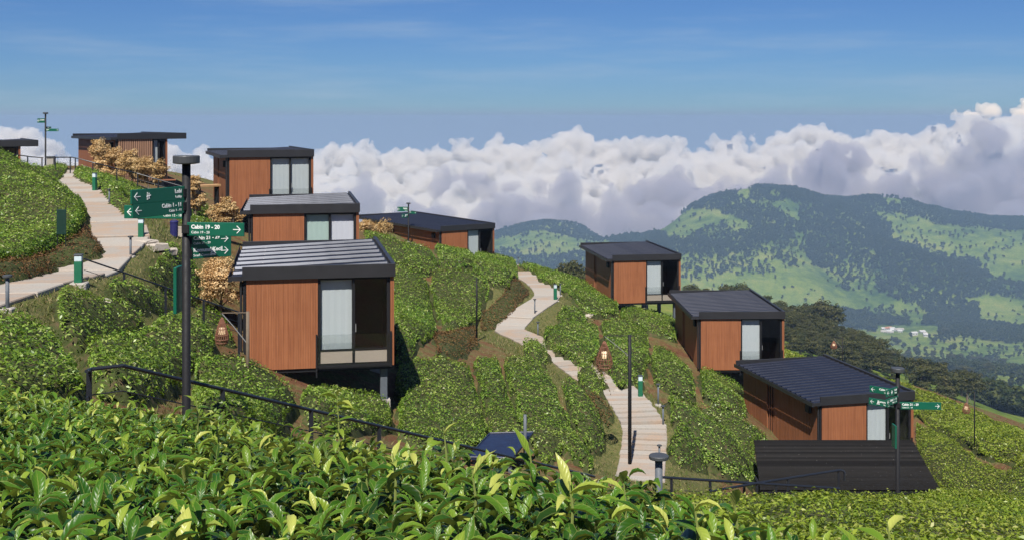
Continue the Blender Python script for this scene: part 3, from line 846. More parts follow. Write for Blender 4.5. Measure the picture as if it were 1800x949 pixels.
def tea_bed(px, label, h=0.75, mat='tea', dens=1.0, size=1.0, edge=0.28, name='tea_hedge', cat='hedge', group=TEA, lumps=0.13):
    h = h * 0.72
    poly = bed_poly(px, h)
    # fill out to the narrow aisles and fray the outline
    c0 = np.mean(np.array(poly), 0); fr = []
    for (ax, ay), (bx_, by_) in zip(poly, poly[1:] + poly[:1]):
        L_ = math.hypot(bx_ - ax, by_ - ay); n_ = max(1, int(L_ / 0.7))
        for k_ in range(n_):
            t_ = k_ / n_; qx = ax + (bx_ - ax) * t_; qy = ay + (by_ - ay) * t_
            w_ = 0.03 + (0.35 * (vnoise(np.array([qx * 1.3]), np.array([qy * 1.3]))[0] - 0.5) if k_ else 0)
            r_ = math.hypot(qx - c0[0], qy - c0[1]) + 1e-6
            fr.append((qx + (qx - c0[0]) / r_ * w_, qy + (qy - c0[1]) / r_ * w_))
    poly = fr
    pl = poly + [poly[0]]
    xs = np.array([p[0] for p in poly]); ys = np.array([p[1] for p in poly])
    cx, cy = xs.mean(), ys.mean(); d = max(8, cy)
    def prof(X, Y):
        D = seg_dist(X, Y, pl)
        wob = 0.25 * (fbm(X * 1.1 + 40, Y * 1.1, 2) - 0.37)
        D = np.maximum(D + wob, 0)
        t = np.clip(D / edge, 0, 1)
        a = np.sqrt(np.clip(1 - (1 - t) ** 2, 0, 1))
        cd, _ = cells(X, Y)
        bump = (0.11 * np.sqrt(np.clip(1 - (cd / 0.72) ** 2, 0, 1)) - 0.085) * a
        return bump + h * (0.18 + 0.82 * a) + lumps * (fbm(X * 0.9 + 7, Y * 0.9 + 3, 3) - 0.45) * a + 0.10 * (fbm(X * 3.1, Y * 3.1, 2) - 0.4) * a, D
    st = 0.24 if d < 45 else 0.36
    gx = np.arange(xs.min() - st, xs.max() + 2 * st, st); gy = np.arange(ys.min() - st, ys.max() + 2 * st, st)
    X, Y = np.meshgrid(gx, gy); ins = inside(poly, X, Y)
    hh, D = prof(X, Y)
    HZ = H(X, Y)
    Z = HZ + np.where(ins, hh - 0.07, -0.1)
    # let the outline fall to the ground
    ny, nx = X.shape
    any4 = ins[:-1, :-1] | ins[1:, :-1] | ins[:-1, 1:] | ins[1:, 1:]
    idx = (np.arange(ny - 1)[:, None] * nx + np.arange(nx - 1)[None])[any4]
    F4 = np.stack([idx, idx + 1, idx + nx + 1, idx + nx], 1)
    used, inv = np.unique(F4, return_inverse=True)
    V3 = np.stack([X, Y, Z], -1).reshape(-1, 3)[used]; F4 = inv.reshape(-1, 4)
    o = np.array([cx, cy, h1(cx, cy)])
    root = link(name, np_mesh(name, V3 - o, F4, [M['cushion']], smooth=True))
    root.location = o; tag(root, label, cat, group)
    # leaves
    area = abs(sum(poly[i - 1][0] * poly[i][1] - poly[i][0] * poly[i - 1][1] for i in range(len(poly)))) / 2
    ls = (0.070 + 0.0008 * max(0, d - 12)) * size
    n = int(area * 0.85 * dens / (ls * ls * 0.42))
    n = min(n, 75000)
    bx = rng.uniform(xs.min(), xs.max(), n * 4); by = rng.uniform(ys.min(), ys.max(), n * 4)
    k = inside(poly, bx, by); bx = bx[k][:n]; by = by[k][:n]
    # more on the flanks
    m = int(n * 0.7)
    bb = rng.integers(0, len(poly), m); t = rng.random(m)
    pa = np.array(poly)[bb]; pb = np.array(poly)[(bb + 1) % len(poly)]
    ln = np.hypot(*(pb - pa).T); keep = rng.random(m) < np.clip(ln / 0.7, 0, 1)
    q = pa + (pb - pa) * t[:, None]
    dirc = np.array([cx, cy]) - q; dirc /= np.linalg.norm(dirc, axis=1, keepdims=True) + 1e-9
    q = q + dirc * rng.uniform(0, edge * 0.8, (m, 1)); q = q[keep]
    kk = inside(poly, q[:, 0], q[:, 1]); q = q[kk]
    bx = np.concatenate([bx, q[:, 0]]); by = np.concatenate([by, q[:, 1]])
    hh, D = prof(bx, by); e = 0.12
    z = H(bx, by) + hh
    hx, _ = prof(bx + e, by); hy, _ = prof(bx, by + e)
    zx = H(bx + e, by) + hx; zy = H(bx, by + e) + hy
    nn = np.stack([-(zx - z) / e, -(zy - z) / e, np.ones(len(z))], 1); nn /= np.linalg.norm(nn, axis=1, keepdims=True)
    nn = nn * 0.8 + np.array([0, 0, 0.35]) + rng.normal(size=nn.shape) * 0.42; nn /= np.linalg.norm(nn, axis=1, keepdims=True)
    z = z + rng.normal(size=len(z)) * 0.035 * (1 + 0.4 * size) - 0.02
    fl = (D < edge * 0.45) & (rng.random(len(D)) < 0.22)        # bare twiggy flanks
    keep = ~fl if mat != 'brown_leaf' else np.ones(len(D), bool)
    cd, cid = cells(bx, by)
    crease = (cd > 0.50) & (rng.random(len(D)) < 0.35)
    gap = fbm(bx * 0.8 + 90, by * 0.8 + 31, 3) < 0.29
    keep &= ~crease
    cid = cid
    keep &= ~(gap & (rng.random(len(D)) < 0.45))
    pts = np.stack([bx, by, z], 1)[keep]; nn = nn[keep]
    N = len(pts)
    sz = ls * rng.uniform(0.7, 1.35, N)
    v, f4 = leaf_quads(pts - o, nn, sz)
    rnd = np.clip(rng.beta(1.5, 1.9, N) * 0.95 + 0.22 * (cid[keep] - 0.5) + 0.25 * (fbm(pts[:, 0] * 0.7, pts[:, 1] * 0.7, 3) - 0.4), 0, 1)
    TOTAL[0] += N
    link('foliage', np_mesh('foliage', v, f4, [M[mat]], {'rnd': ('FACE', rnd)}), root, 'stuff')
    return root

BEDS = [
 ([(528, 690), (560, 674), (640, 688), (684, 690), (688, 735), (600, 738), (545, 722)], 'shaded tea hedge under the floor of the nearest cabin', .7),
 ([('w', -30, 40), (-40, 268), (0, 266), (60, 298), (118, 332), (147, 352), (150, 380), (118, 412), (60, 438), (0, 448), (-80, 460), ('w', -28, 30)], 'tea hedge on the mound left of the upper path, cut by the left edge', 1.0),
 ([(105, 505), (140, 507), (215, 522), (255, 548), (235, 565), (190, 580), (140, 588), (112, 570)], 'small tea hedge just below the green bollard by the upper path', .7),
 ([(152, 592), (200, 582), (262, 570), (300, 548), (340, 552), (378, 585), (374, 612), (320, 640), (250, 662), (175, 652), (152, 622)], 'tea hedge behind the near signpost pole, brown gully on its left', .75),
 ([(-60, 545), (60, 562), (100, 592), (136, 628), (148, 662), (60, 680), (-80, 680)], 'tea hedge in the left corner below the concrete path, above the foreground leaves', .75),
 ([(345, 622), (418, 625), (482, 650), (520, 688), (500, 712), (430, 722), (360, 712), (340, 680)], 'rounded tea hedge at the lower left corner of the nearest cabin', .85),
 ([(190, 490), (240, 488), (290, 505), (318, 522), (300, 538), (250, 528), (200, 512)], 'narrow tea hedge along the handrail under the green bollard', .6),
 ([(290, 425), (330, 440), (350, 470), (345, 520), (318, 512), (285, 490), (262, 468), (280, 445)], 'tea hedge between the stone steps and the near signpost pole', .6),
 ([(345, 530), (388, 545), (412, 590), (385, 588), (350, 560)], 'little tea hedge under the hanging lantern left of the nearest cabin', .6),
 ([(130, 296), (180, 302), (235, 322), (262, 338), (240, 346), (205, 336), (165, 318), (138, 306)], 'long tea hedge under the railing near the skyline slatted cabin', .6),
 ([(52, 288), (92, 285), (118, 290), (112, 298), (70, 296)], 'tiny clump of tea by the concrete pedestal on the skyline', .55),
 ([(175, 316), (215, 335), (235, 360), (225, 372), (200, 352), (180, 330)], 'dark tea hedge beside the bend of the upper path', .5),
 ([(318, 352), (350, 352), (382, 372), (385, 392), (340, 402), (318, 385)], 'tea hedge below the cabin with two blue blinds', .6),
 ([(640, 408), (688, 414), (738, 446), (735, 458), (705, 462), (680, 452), (648, 430)], 'tea hedge touching the right wall of the lilac blind cabin', .75),
 ([(706, 424), (758, 438), (768, 458), (752, 474), (722, 470), (706, 450)], 'tea hedge on the crest right under the middle signpost', .75),
 ([(764, 426), (830, 440), (836, 462), (802, 470), (772, 456)], 'tea hedge before the orange front of the long low cabin', .75),
 ([(836, 440), (906, 456), (910, 478), (895, 500), (858, 490), (832, 468)], 'tea hedge at the top of the winding steps, red bank below', .8),
 ([(760, 470), (802, 474), (840, 480), (860, 500), (845, 545), (830, 560), (790, 570), (766, 540), (756, 500)], 'broad tea hedge uphill of the slim black pole, dry reeds below', .8),
 ([(692, 466), (748, 480), (758, 528), (766, 572), (742, 588), (700, 580), (692, 540)], 'tea hedge immediately right of the nearest cabin glass corner', .8),
 ([(697, 572), (735, 582), (725, 615), (697, 630)], 'small tea hedge at the right wall foot of the nearest cabin', .7),
 ([(700, 640), (760, 622), (824, 640), (843, 700), (856, 745), (850, 768), (790, 775), (740, 760), (702, 745)], 'tea hedge strip next to the grey stilt of the nearest cabin', .75),
 ([(832, 628), (874, 622), (888, 665), (905, 720), (922, 745), (918, 760), (866, 760), (850, 700)], 'tea hedge strip running down to the small navy roof', .75),
 ([(886, 625), (940, 628), (968, 655), (984, 700), (1004, 745), (1043, 800), (1038, 808), (990, 772), (960, 795), (930, 760), (906, 700), (892, 660)], 'longest tea hedge strip, right of the small navy roof', .75),
 ([(986, 660), (1010, 665), (1045, 710), (1064, 745), (1060, 775), (1035, 780), (1006, 725)], 'tea hedge strip bordering the brown bank of the lower path', .75),
 ([(919, 592), (950, 595), (962, 615), (950, 632), (925, 620)], 'round tea bush in the crook of the steps', .8),
 ([(1015, 640), (1045, 640), (1066, 665), (1050, 685), (1020, 665)], 'round tea bush left of the steps under the wicker lantern', .8),
 ([(912, 458), (960, 468), (1020, 488), (1082, 520), (1086, 545), (1040, 546), (1000, 512), (950, 484)], 'tea hedge on the ridge leading to the stilted ridge cabin', .75),
 ([(978, 547), (1005, 535), (1030, 548), (1025, 565), (995, 566)], 'low round tea bush right of the path bollard', .7),
 ([(956, 576), (1000, 560), (1050, 570), (1054, 590), (1046, 620), (1030, 634), (990, 615), (956, 595)], 'tea hedge between the winding steps and the wicker lantern', .75),
 ([(1058, 560), (1100, 557), (1138, 580), (1140, 620), (1130, 660), (1092, 670), (1070, 640), (1066, 602)], 'tea hedge behind the tall black lantern pole', .75),
 ([(1090, 542), (1150, 545), (1190, 562), (1188, 590), (1140, 576), (1096, 556)], 'tea hedge under the window of the stilted ridge cabin', .75),
 ([(1150, 605), (1190, 620), (1215, 650), (1222, 690), (1190, 685), (1150, 660), (1147, 630)], 'tea hedge between the brown gully and the cabin below the ridge', .75),
 ([(1232, 645), (1280, 660), (1310, 685), (1310, 720), (1270, 710), (1235, 690)], 'tea hedge below the orange front of the cabin under the ridge', .75),
 ([(1175, 690), (1215, 705), (1290, 770), (1340, 810), (1320, 832), (1270, 820), (1220, 770), (1180, 725)], 'long tea hedge ending at the left edge of the black shelter roof', .85),
 ([(1225, 700), (1300, 730), (1352, 765), (1326, 778), (1325, 800), (1290, 770)], 'tea hedge against the side wall of the lowest cabin', .75),
 ([(1178, 765), (1205, 750), (1245, 800), (1240, 812), (1195, 800), (1175, 785)], 'short tea hedge at the right side of the lowest path slabs', .75),
]
for px, lab, h in BEDS:
    tea_bed(px, lab, h)
# the wide right-hand field
tea_bed([('w', 16.5, 86), (1400, 622), (1480, 645), (1600, 677), (1700, 714), (1800, 756), ('w', 36, 68), (1790, 805), (1720, 790), (1655, 752), (1612, 722), ('w', 20, 62), ('w', 18.5, 72), (1395, 650)], 'bright tea hedge on the spur edge behind the lowest cabin', .6, 'tea_light', 1.7, 1.1)
tea_bed([(1612, 742), (1660, 762), (1705, 795), (1770, 828), ('w', 30, 52), ('w', 24, 36), (1795, 900), (1690, 884), (1660, 850), (1614, 800)], 'tea hedge right of the black shelter roof', .6, 'tea_light', 1.5, 1.0)
tea_bed([('w', 0.4, 17.0), ('w', 2.4, 18.6), ('w', 4.6, 20.4), ('w', 7.5, 23.0), ('w', 10.5, 27.5), ('w', 13.5, 31), ('w', 19, 34), ('w', 22, 33), ('w', 17, 24), ('w', 12.5, 15), ('w', 7, 9.5), ('w', 3, 7.8), ('w', 0.6, 8.5), ('w', -0.5, 12)], 'wide small-leaved tea hedge in front of the black shelter and its handrails', .62, 'tea_light', 1.0, 1.0, 0.9)
BANK = 'dry brown banks of bare twigs'
for px, lab, h in [([(-60, 462), (60, 446), (110, 420), (148, 392), (162, 400), (182, 424), (172, 436), (100, 451), (50, 463), (0, 474), (-60, 484)], 'dry brown twig hedge on the bank between the mound and upper path', .7),
                   ([(845, 548), (880, 520), (912, 492), (932, 510), (905, 540), (870, 572), (845, 575)], 'reddish dry bank left of the winding path', .35),
                   ([(1010, 672), (1050, 690), (1082, 725), (1068, 742), (1045, 708)], 'dry red brown scrub beside the lower steps', .5),
                   ([(1045, 600), (1062, 640), (1075, 690), (1060, 660), (1040, 636)], 'dry brown gully scrub below the wicker lantern', .4),
                   ([(760, 580), (800, 575), (835, 570), (840, 600), (810, 618), (770, 612)], 'dry reeds at the foot of the slim black pole', .5)]:
    tea_bed(px, lab, h, 'brown_leaf', 0.55, 0.8, 0.5, 'dry_scrub', 'scrub', BANK)
print('bed leaves', TOTAL[0])
# ------------------------------------------------------------------ foreground tea bush
def near_leaf(n_len=6):
    """unit blade along +x (0..1), folded along the midrib, tip drooping; returned as param arrays"""
    s = np.array([0.0, 0.14, 0.34, 0.56, 0.78, 1.0]); w = np.array([0.06, 0.55, 0.95, 0.98, 0.52, 0.0]) * 0.5
    return s, w
def blade_verts(base, dirv, nrm, L, wid, droop, fold, wave, ph):
    """vectorised: base (n,3), dirv unit, nrm unit (upper face); gives (n,18,3)"""
    s, w = near_leaf(); n = len(base)
    side = np.cross(nrm, dirv)
    out = np.empty((n, len(s), 3, 3))
    for i in range(len(s)):
        ang = droop * s[i]
        # the midrib bends over: an arc in the plane of dirv and nrm
        a = np.sin(ang) / np.maximum(droop, 1e-3); h = -(1 - np.cos(ang)) / np.maximum(droop, 1e-3)
        c = base + (dirv * a[:, None] + nrm * h[:, None]) * L[:, None]
        loc_n = nrm * np.cos(ang)[:, None] + dirv * np.sin(ang)[:, None]
        hw = (w[i] * wid * L)[:, None]
        rip = (wave * np.sin(ph + i * 2.1))[:, None] * hw
        up = loc_n * (hw * fold[:, None])
        out[:, i, 0] = c + side * hw + up + loc_n * rip
        out[:, i, 1] = c
        out[:, i, 2] = c - side * hw + up - loc_n * rip
    return out.reshape(n, -1, 3)
def blade_faces():
    f = []
    for i in range(5):
        for k in range(2):
            a = i * 3 + k; f.append((a, a + 1, a + 4, a + 3))
    return np.array(f)
BF = blade_faces()
AC = np.tile([1.0, 0.0, 1.0], 6); AL = np.repeat(near_leaf()[0], 3)
FORE = [(-5.6, 11.2), (-3.7, 11.0), (-2.6, 9.6), (-1.3, 6.6), (-0.25, 5.2), (0.6, 4.45), (1.15, 4.0), (1.75, 3.6), (2.2, 3.0), (1.6, 1.0), (-2.5, 1.0), (-6.5, 4.0), (-7.0, 9.0)]
# height of the plucking table of the bush, from how it meets the lower edge and its far rim
ft = tps_fit([(-1.2, 2.2, -0.80), (0, 2.2, -0.82), (1.1, 2.2, -0.97), (0, 1.0, -0.70), (-3, 1.5, -0.7), (-3.6, 8.0, -1.90), (-2.6, 9.4, -2.50), (-1.5, 6.4, -1.74), (-0.3, 5.0, -1.44), (0.5, 4.2, -1.34), (1.1, 3.8, -1.41), (1.6, 3.4, -1.40), (2.1, 3.0, -1.40), (-5.0, 10.6, -2.45), (-3.8, 10.6, -2.68), (-6.5, 6, -1.3), (-1.8, 4, -1.18), (0.3, 3, -1.05)])
def fore_top(X, Y): return tps_eval(ft, X, Y) - 0.115 + 0.10 * (fbm(np.asarray(X) * 1.7 + 3, np.asarray(Y) * 1.7, 3) - 0.45)
def build_fore():
    pl = FORE + [FORE[0]]
    gx = np.arange(-7.4, 2.6, 0.13); gy = np.arange(0.8, 11.6, 0.13)
    X, Y = np.meshgrid(gx, gy); ins = inside(FORE, X, Y); D = seg_dist(X, Y, pl)
    gz = H(X, Y)
    t = np.clip(D / 0.35, 0, 1)
    Z = np.where(ins, gz + (fore_top(X, Y) - 0.20 - gz) * np.sqrt(1 - (1 - t) ** 2), gz - 0.05) + 0.06 * (fbm(X * 6, Y * 6, 2) - 0.4)
    ny, nx = X.shape
    a4 = ins[:-1, :-1] | ins[1:, :-1] | ins[:-1, 1:] | ins[1:, 1:]
    idx = (np.arange(ny - 1)[:, None] * nx + np.arange(nx - 1)[None])[a4]
    F4 = np.stack([idx, idx + 1, idx + nx + 1, idx + nx], 1)
    used, inv = np.unique(F4, return_inverse=True)
    V3 = np.stack([X, Y, Z], -1).reshape(-1, 3)[used]
    o = np.array([-1.0, 4.0, h1(-1.0, 4.0)])
    root = link('tea_bush', np_mesh('tea_bush', V3 - o, inv.reshape(-1, 4), [M['cushion']], smooth=True))
    root.location = o
    tag(root, 'big leafy tea bush filling the bottom of the view, large glossy leaves', 'bush')
    # shoots
    shoots = []
    n = 0
    xs = rng.uniform(-7, 2.3, 40000); ys = rng.uniform(1.0, 11.3, 40000)
    ok = inside(FORE, xs, ys) & (np.abs(xs) < 0.52 * ys + 0.7)
    ok &= rng.random(len(xs)) < np.clip(1.15 - 0.02 * ys, 0.5, 1)
    xs = xs[ok]; ys = ys[ok]
    xs = xs[:7400]; ys = ys[:7400]
    hz = fore_top(xs, ys) + rng.normal(size=len(xs)) * 0.045 - 0.02
    tall = np.zeros(len(xs))
    B, Dv, Nn, L, Wd, Dr, Fo, Wa, Rn = [], [], [], [], [], [], [], [], []
    def shoot(x, y, z, tip, nl, sc, young):
        """a twig from (x,y,z) reaching tip metres up with nl leaves in a spiral"""
        lean = rng.normal(size=2) * 0.25
        a0 = rng.uniform(0, 6.28)
        for i in range(nl):
            fr = (i + 0.6) / nl
            h = tip * (fr - 1)
            an = a0 + i * 2.4 + rng.normal() * 0.3
            el = -0.05 + 0.80 * fr + rng.normal() * 0.25
            if i == nl - 1: el = 1.15
            dv = np.array([math.cos(an) * math.cos(el) + lean[0] * 0.3, math.sin(an) * math.cos(el) + lean[1] * 0.3, math.sin(el)])
            dv /= np.linalg.norm(dv)
            nr = np.array([-math.cos(an) * math.sin(el), -math.sin(an) * math.sin(el), math.cos(el)]) + rng.normal(size=3) * 0.12
            nr -= dv * nr.dot(dv); nr /= np.linalg.norm(nr)
            l = sc * (0.102 - 0.031 * fr) * rng.uniform(0.75, 1.3)
            B.append((x + lean[0] * h * 0.4, y + lean[1] * h * 0.4, z + h)); Dv.append(dv); Nn.append(nr); L.append(l)
            Wd.append(rng.uniform(0.27, 0.37)); Dr.append(rng.uniform(0.4, 2.0)); Fo.append(rng.uniform(0.3, 1.0)); Wa.append(rng.uniform(0.03, 0.16))
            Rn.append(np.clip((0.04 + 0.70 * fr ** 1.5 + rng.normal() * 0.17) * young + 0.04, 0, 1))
    for x, y, z in zip(xs, ys, hz):
        shoot(x, y, z + rng.uniform(0.0, 0.06), rng.uniform(0.05, 0.13), int(rng.integers(4, 7)), rng.uniform(0.8, 1.15) * (1 + 0.02 * y * 0), rng.uniform(0.6, 1.15))
    tallspots = [(592, 686, 4.6, 0.32, 24), (780, 752, 4.0, 0.17, 4), (1095, 838, 3.7, 0.15, 5), (690, 800, 3.3, 0.10, 6), (830, 830, 3.1, 0.12, 6), (640, 790, 3.6, 0.12, 6), (120, 690, 6.0, 0.18, 6),
                 (345, 700, 6.0, 0.14, 5), (1290, 880, 3.3, 0.12, 6), (930, 790, 3.6, 0.1, 6), (1560, 925, 2.9, 0.12, 5), (380, 740, 4.6, 0.12, 5), (30, 690, 6.5, 0.16, 6), (1000, 850, 3.0, 0.1, 6), (1220, 890, 2.9, 0.1, 6)]
    for u, v, d, hgt, nl in tallspots:
        p = P(u, v + 8, d)
        shoot(p.x, p.y, p.z, hgt, nl + 2, 0.95 if nl > 20 else 1.15, 1.35)
        sh = MB().tube([(p.x - o[0], p.y - o[1], p.z - hgt - 0.25 - o[2]), (p.x + 0.01 - o[0], p.y - o[1], p.z - hgt * 0.5 - o[2]), (p.x - o[0], p.y - o[1], p.z + 0.02 - o[2])], [0.005, 0.004, 0.002], 6)
        sh.build('stem', M['stem'], root)
    B = np.array(B); Dv = np.array(Dv); Nn = np.array(Nn); L = np.array(L)
    V = blade_verts(B, Dv, Nn, L, np.array(Wd), np.array(Dr), np.array(Fo), np.array(Wa), rng.uniform(0, 6, len(B)))
    Rn = np.array(Rn)
    # the 300 leaves that show largest become parts of their own
    show = L / B[:, 1] * ((np.abs(B[:, 0] / B[:, 1]) < 0.45) & (B[:, 1] > 1.6) & (-B[:, 2] / B[:, 1] < 0.37)) * (B[:, 2] > fore_top(B[:, 0], B[:, 1]) - 0.03)
    big = np.argsort(-show)[:295]
    rest = np.setdiff1d(np.arange(len(B)), big)
    v = V[rest].reshape(-1, 3) - o
    f4 = (BF[None] + (np.arange(len(rest)) * 18)[:, None, None]).reshape(-1, 4)
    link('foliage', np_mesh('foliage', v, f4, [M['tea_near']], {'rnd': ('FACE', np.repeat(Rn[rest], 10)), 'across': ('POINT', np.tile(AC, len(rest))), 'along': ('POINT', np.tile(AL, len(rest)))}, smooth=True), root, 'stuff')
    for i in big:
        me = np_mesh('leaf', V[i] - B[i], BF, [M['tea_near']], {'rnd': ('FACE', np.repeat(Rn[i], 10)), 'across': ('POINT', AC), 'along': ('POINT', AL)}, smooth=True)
        lf = link('leaf', me, root); lf.location = B[i] - o
    print('near leaves', len(B))
M['stem'] = simple('green_stem', (0.20, 0.24, 0.06), 0.6)
build_fore()
# ------------------------------------------------------------------ signposts
_txt = {}
def text_mesh(s, size, bold, align):
    key = (s, size, bold, align)
    if key not in _txt:
        cu = bpy.data.curves.new('lettering', 'FONT'); cu.body = s; cu.size = size; cu.align_x = align; cu.align_y = 'CENTER'
        cu.offset = size * (0.035 if bold else 0.008); cu.extrude = 0.0012; cu.resolution_u = 3
        ob = bpy.data.objects.new('lettering', cu); COL.objects.link(ob)
        dg = bpy.context.evaluated_depsgraph_get(); dg.update()
        me = bpy.data.meshes.new_from_object(ob.evaluated_get(dg)); me.name = 'lettering'
        me.transform(Matrix.Rotation(R(90), 4, 'X'))
        me.materials.clear(); me.materials.append(M['white'])
        bpy.data.objects.remove(ob); _txt[key] = me
    return _txt[key]
def strip(a, b, w, y0=-0.0035, y1=0.0):
    """a flat painted stroke in the xz plane"""
    a = Vector((a[0], 0, a[1])); b = Vector((b[0], 0, b[1])); t = (b - a).normalized(); n = Vector((-t.z, 0, t.x)) * w / 2
    q = [a + n, a - n, b - n, b + n]
    return ([(p.x, y0, p.z) for p in q] + [(p.x, y1, p.z) for p in q], [(0, 1, 2, 3), (4, 7, 6, 5), (0, 4, 5, 1), (1, 5, 6, 2), (2, 6, 7, 3), (3, 7, 4, 0)])
def arrow(mb, x, z, s, dirn):
    mb.add(*strip((x - dirn * s * 0.9, z), (x + dirn * s * 0.78, z), s * 0.17))
    mb.add(*strip((x, z + s * 0.85), (x + dirn * s * 0.9, z - 0.04 * s), s * 0.17)); mb.add(*strip((x, z - s * 0.85), (x + dirn * s * 0.9, z + 0.04 * s), s * 0.17, -0.0045))
def icon_people(mb, x, z, s):
    for dx, h in ((-0.28, 1.0), (0.25, 0.8)):
        mb.add(*strip((x + dx * s, z - 0.9 * s * h), (x + dx * s, z + 0.35 * s * h), s * 0.3)); mb.add(*strip((x + dx * s, z + 0.5 * s * h), (x + dx * s, z + 0.85 * s * h), s * 0.28))
    mb.add(*strip((x - 0.6 * s, z - 0.25 * s), (x + 0.75 * s, z + 0.15 * s), s * 0.2, -0.0045))
def icon_fire(mb, x, z, s):
    for a, b in (((-0.5, -0.35), (0, 0.95)), ((0.5, -0.35), (0, 0.95)), ((-0.25, -0.3), (0.05, 0.4)), ((0.28, -0.3), (0.0, 0.35))):
        mb.add(*strip((x + a[0] * s, z + a[1] * s), (x + b[0] * s, z + b[1] * s), s * 0.22))
    mb.add(*strip((x - 0.75 * s, z - 0.9 * s), (x + 0.75 * s, z - 0.45 * s), s * 0.22, -0.0045)); mb.add(*strip((x + 0.75 * s, z - 0.9 * s), (x - 0.75 * s, z - 0.45 * s), s * 0.22, -0.0055))
def signpost(base, height, blades, label, detail=True, tag_z=None):
    """blades: (height, yaw, length, height of board, side, big text, small text, icon, radial offset)"""
    root = empty('signpost', base, 0, label, 'signpost', 'black signposts with green direction boards')
    MB().lathe([(0.062, -0.5), (0.062, 0.02), (0.052, 0.05), (0.052, height - 0.09)], 14).build('pole', M['black'], root, smooth=True)
    MB().lathe([(0.10, height - 0.105), (0.158, height - 0.095), (0.162, height - 0.085), (0.162, height - 0.01), (0.155, height)], 24).build('cap', M['cap'], root)
    MB().lathe([(0.13, -0.4), (0.13, 0.05), (0.11, 0.06)], 16).build('base_plate', M['concrete'], root)
    for z, yaw, ln, bh, side, big, small, icon, off in blades:
        s = 1 if side == 'R' else -1
        x0, x1 = (0.03, ln) if s > 0 else (-ln, -0.03)
        b = MB().bbox(x0, x1, -0.012, 0.012, -bh / 2, bh / 2, 0.004).build('sign_board', M['green'], root)
        b.location = (0, off, z); b.rotation_euler = (0, 0, R(yaw))
        MB().box(-0.03 if s > 0 else -0.062, 0.062 if s > 0 else 0.03, -0.03, 0.03, -bh * 0.3, bh * 0.3).build('bracket', M['black'], b)
        mb = MB()
        arrow(mb, s * (ln - 0.09), 0.0, bh * 0.32, s)
        mb.build('arrow', M['white'], b).location = (0, -0.0125, 0)
        if icon and detail:
            mb = MB(); (icon_fire if icon == 'fire' else icon_people)(mb, s * (ln - 0.09 - bh * (1.05 if icon == 'people' else 0.95)), 0, bh * 0.3)
            mb.build('icon', M['white'], b).location = (0, -0.0125, 0)
        al = 'LEFT' if s > 0 else 'RIGHT'
        for tx, sz, zz, bo in ((big, bh * 0.40, bh * 0.16, True), (small, bh * 0.26, -bh * 0.24, False)):
            if tx:
                t = link('lettering', text_mesh(tx, sz, bo, al), b); t.location = (s * 0.085, -0.0132, zz)
    if tag_z: MB().bbox(-0.115, -0.075, -0.16, 0.10, tag_z - 0.28, tag_z + 0.28, 0.005).build('number_plate', M['green'], root)
    return root
M['cap'] = simple('sign_cap_metal', (0.055, 0.06, 0.065), 0.5, 0, 0.25)
b0 = P(327.5, 730, 14); top0 = P(327.5, 274, 14).z
gz = h1(b0.x, b0.y)
hz = lambda v, d: P(0, v, d).z
signpost((b0.x, b0.y, gz), top0 - gz, [
    (hz(339, 14) - gz, 63, 0.90, 0.165, 'L', 'Lobi', 'Lobby', 'people', -0.02),
    (hz(362.5, 14) - gz, 63, 0.88, 0.165, 'L', 'Cabin 1 - 11', 'Cabin 1 - 11', None, -0.02),
    (hz(375, 14) - gz, -6, 0.83, 0.165, 'L', 'Cabin 12 - 18', 'Cabin 12 - 18', None, 0.10),
    (hz(402, 14) - gz, -7, 0.755, 0.165, 'R', 'Cabin 19 - 20', 'Cabin 19 - 20', None, -0.06),
    (hz(424, 14) - gz, 37, 0.58, 0.155, 'R', 'Cabin 21 - 29', 'Cabin 21 - 29', None, 0.0),
    (hz(445, 14) - gz, 37, 0.58, 0.160, 'R', 'Komunal Kecil', 'Small Communal', 'fire', 0.0)],
    'tall signpost in front of the hedges with six green boards, Lobi on top', tag_z=hz(508, 14) - gz)
b1 = P(1578, 890, 28); g1 = h1(b1.x, b1.y); t1 = P(1578, 646, 28).z
signpost((b1.x, b1.y, g1), t1 - g1, [
    (hz(684, 28) - g1, 44, 0.60, 0.17, 'L', 'Lobi', 'Lobby', 'people', -0.02),
    (hz(700, 28) - g1, 44, 0.60, 0.17, 'L', 'Cabin 1 - 11', 'Cabin 1 - 11', None, -0.02),
    (hz(691, 28) - g1, -41, 0.70, 0.165, 'L', 'Cabin 12 - 18', 'Cabin 12 - 18', None, 0.05),
    (hz(713, 28) - g1, -41, 0.72, 0.165, 'L', 'Komunal Besar', 'Big Communal', 'fire', 0.05),
    (hz(711, 28) - g1, -4, 1.02, 0.18, 'R', 'Cabin 21 - 29', 'Cabin 21 - 29', None, -0.05)],
    'signpost before the black shelter roof, one long board pointing right', tag_z=hz(765, 28) - g1)
b2 = P(718, 433, 85); g2 = h1(b2.x, b2.y); t2 = P(718, 355, 86).z
signpost((b2.x, b2.y, g2), t2 - g2, [
    (hz(368, 85) - g2, 0, 0.82, 0.34, 'L', 'Cabin', 'Cabin', None, -0.02),
    (hz(379, 85) - g2, 50, 0.70, 0.30, 'L', 'Cabin', '', 'fire', -0.02),
    (hz(374, 85) - g2, -30, 0.7, 0.17, 'R', 'Cabin', '', None, 0.05)],
    'small far signpost rising above the tea crest in front of the long low cabin')
b3 = hit(80, 301, 0, 20); g3 = b3.z; t3 = P(80.5, 198, b3.y).z
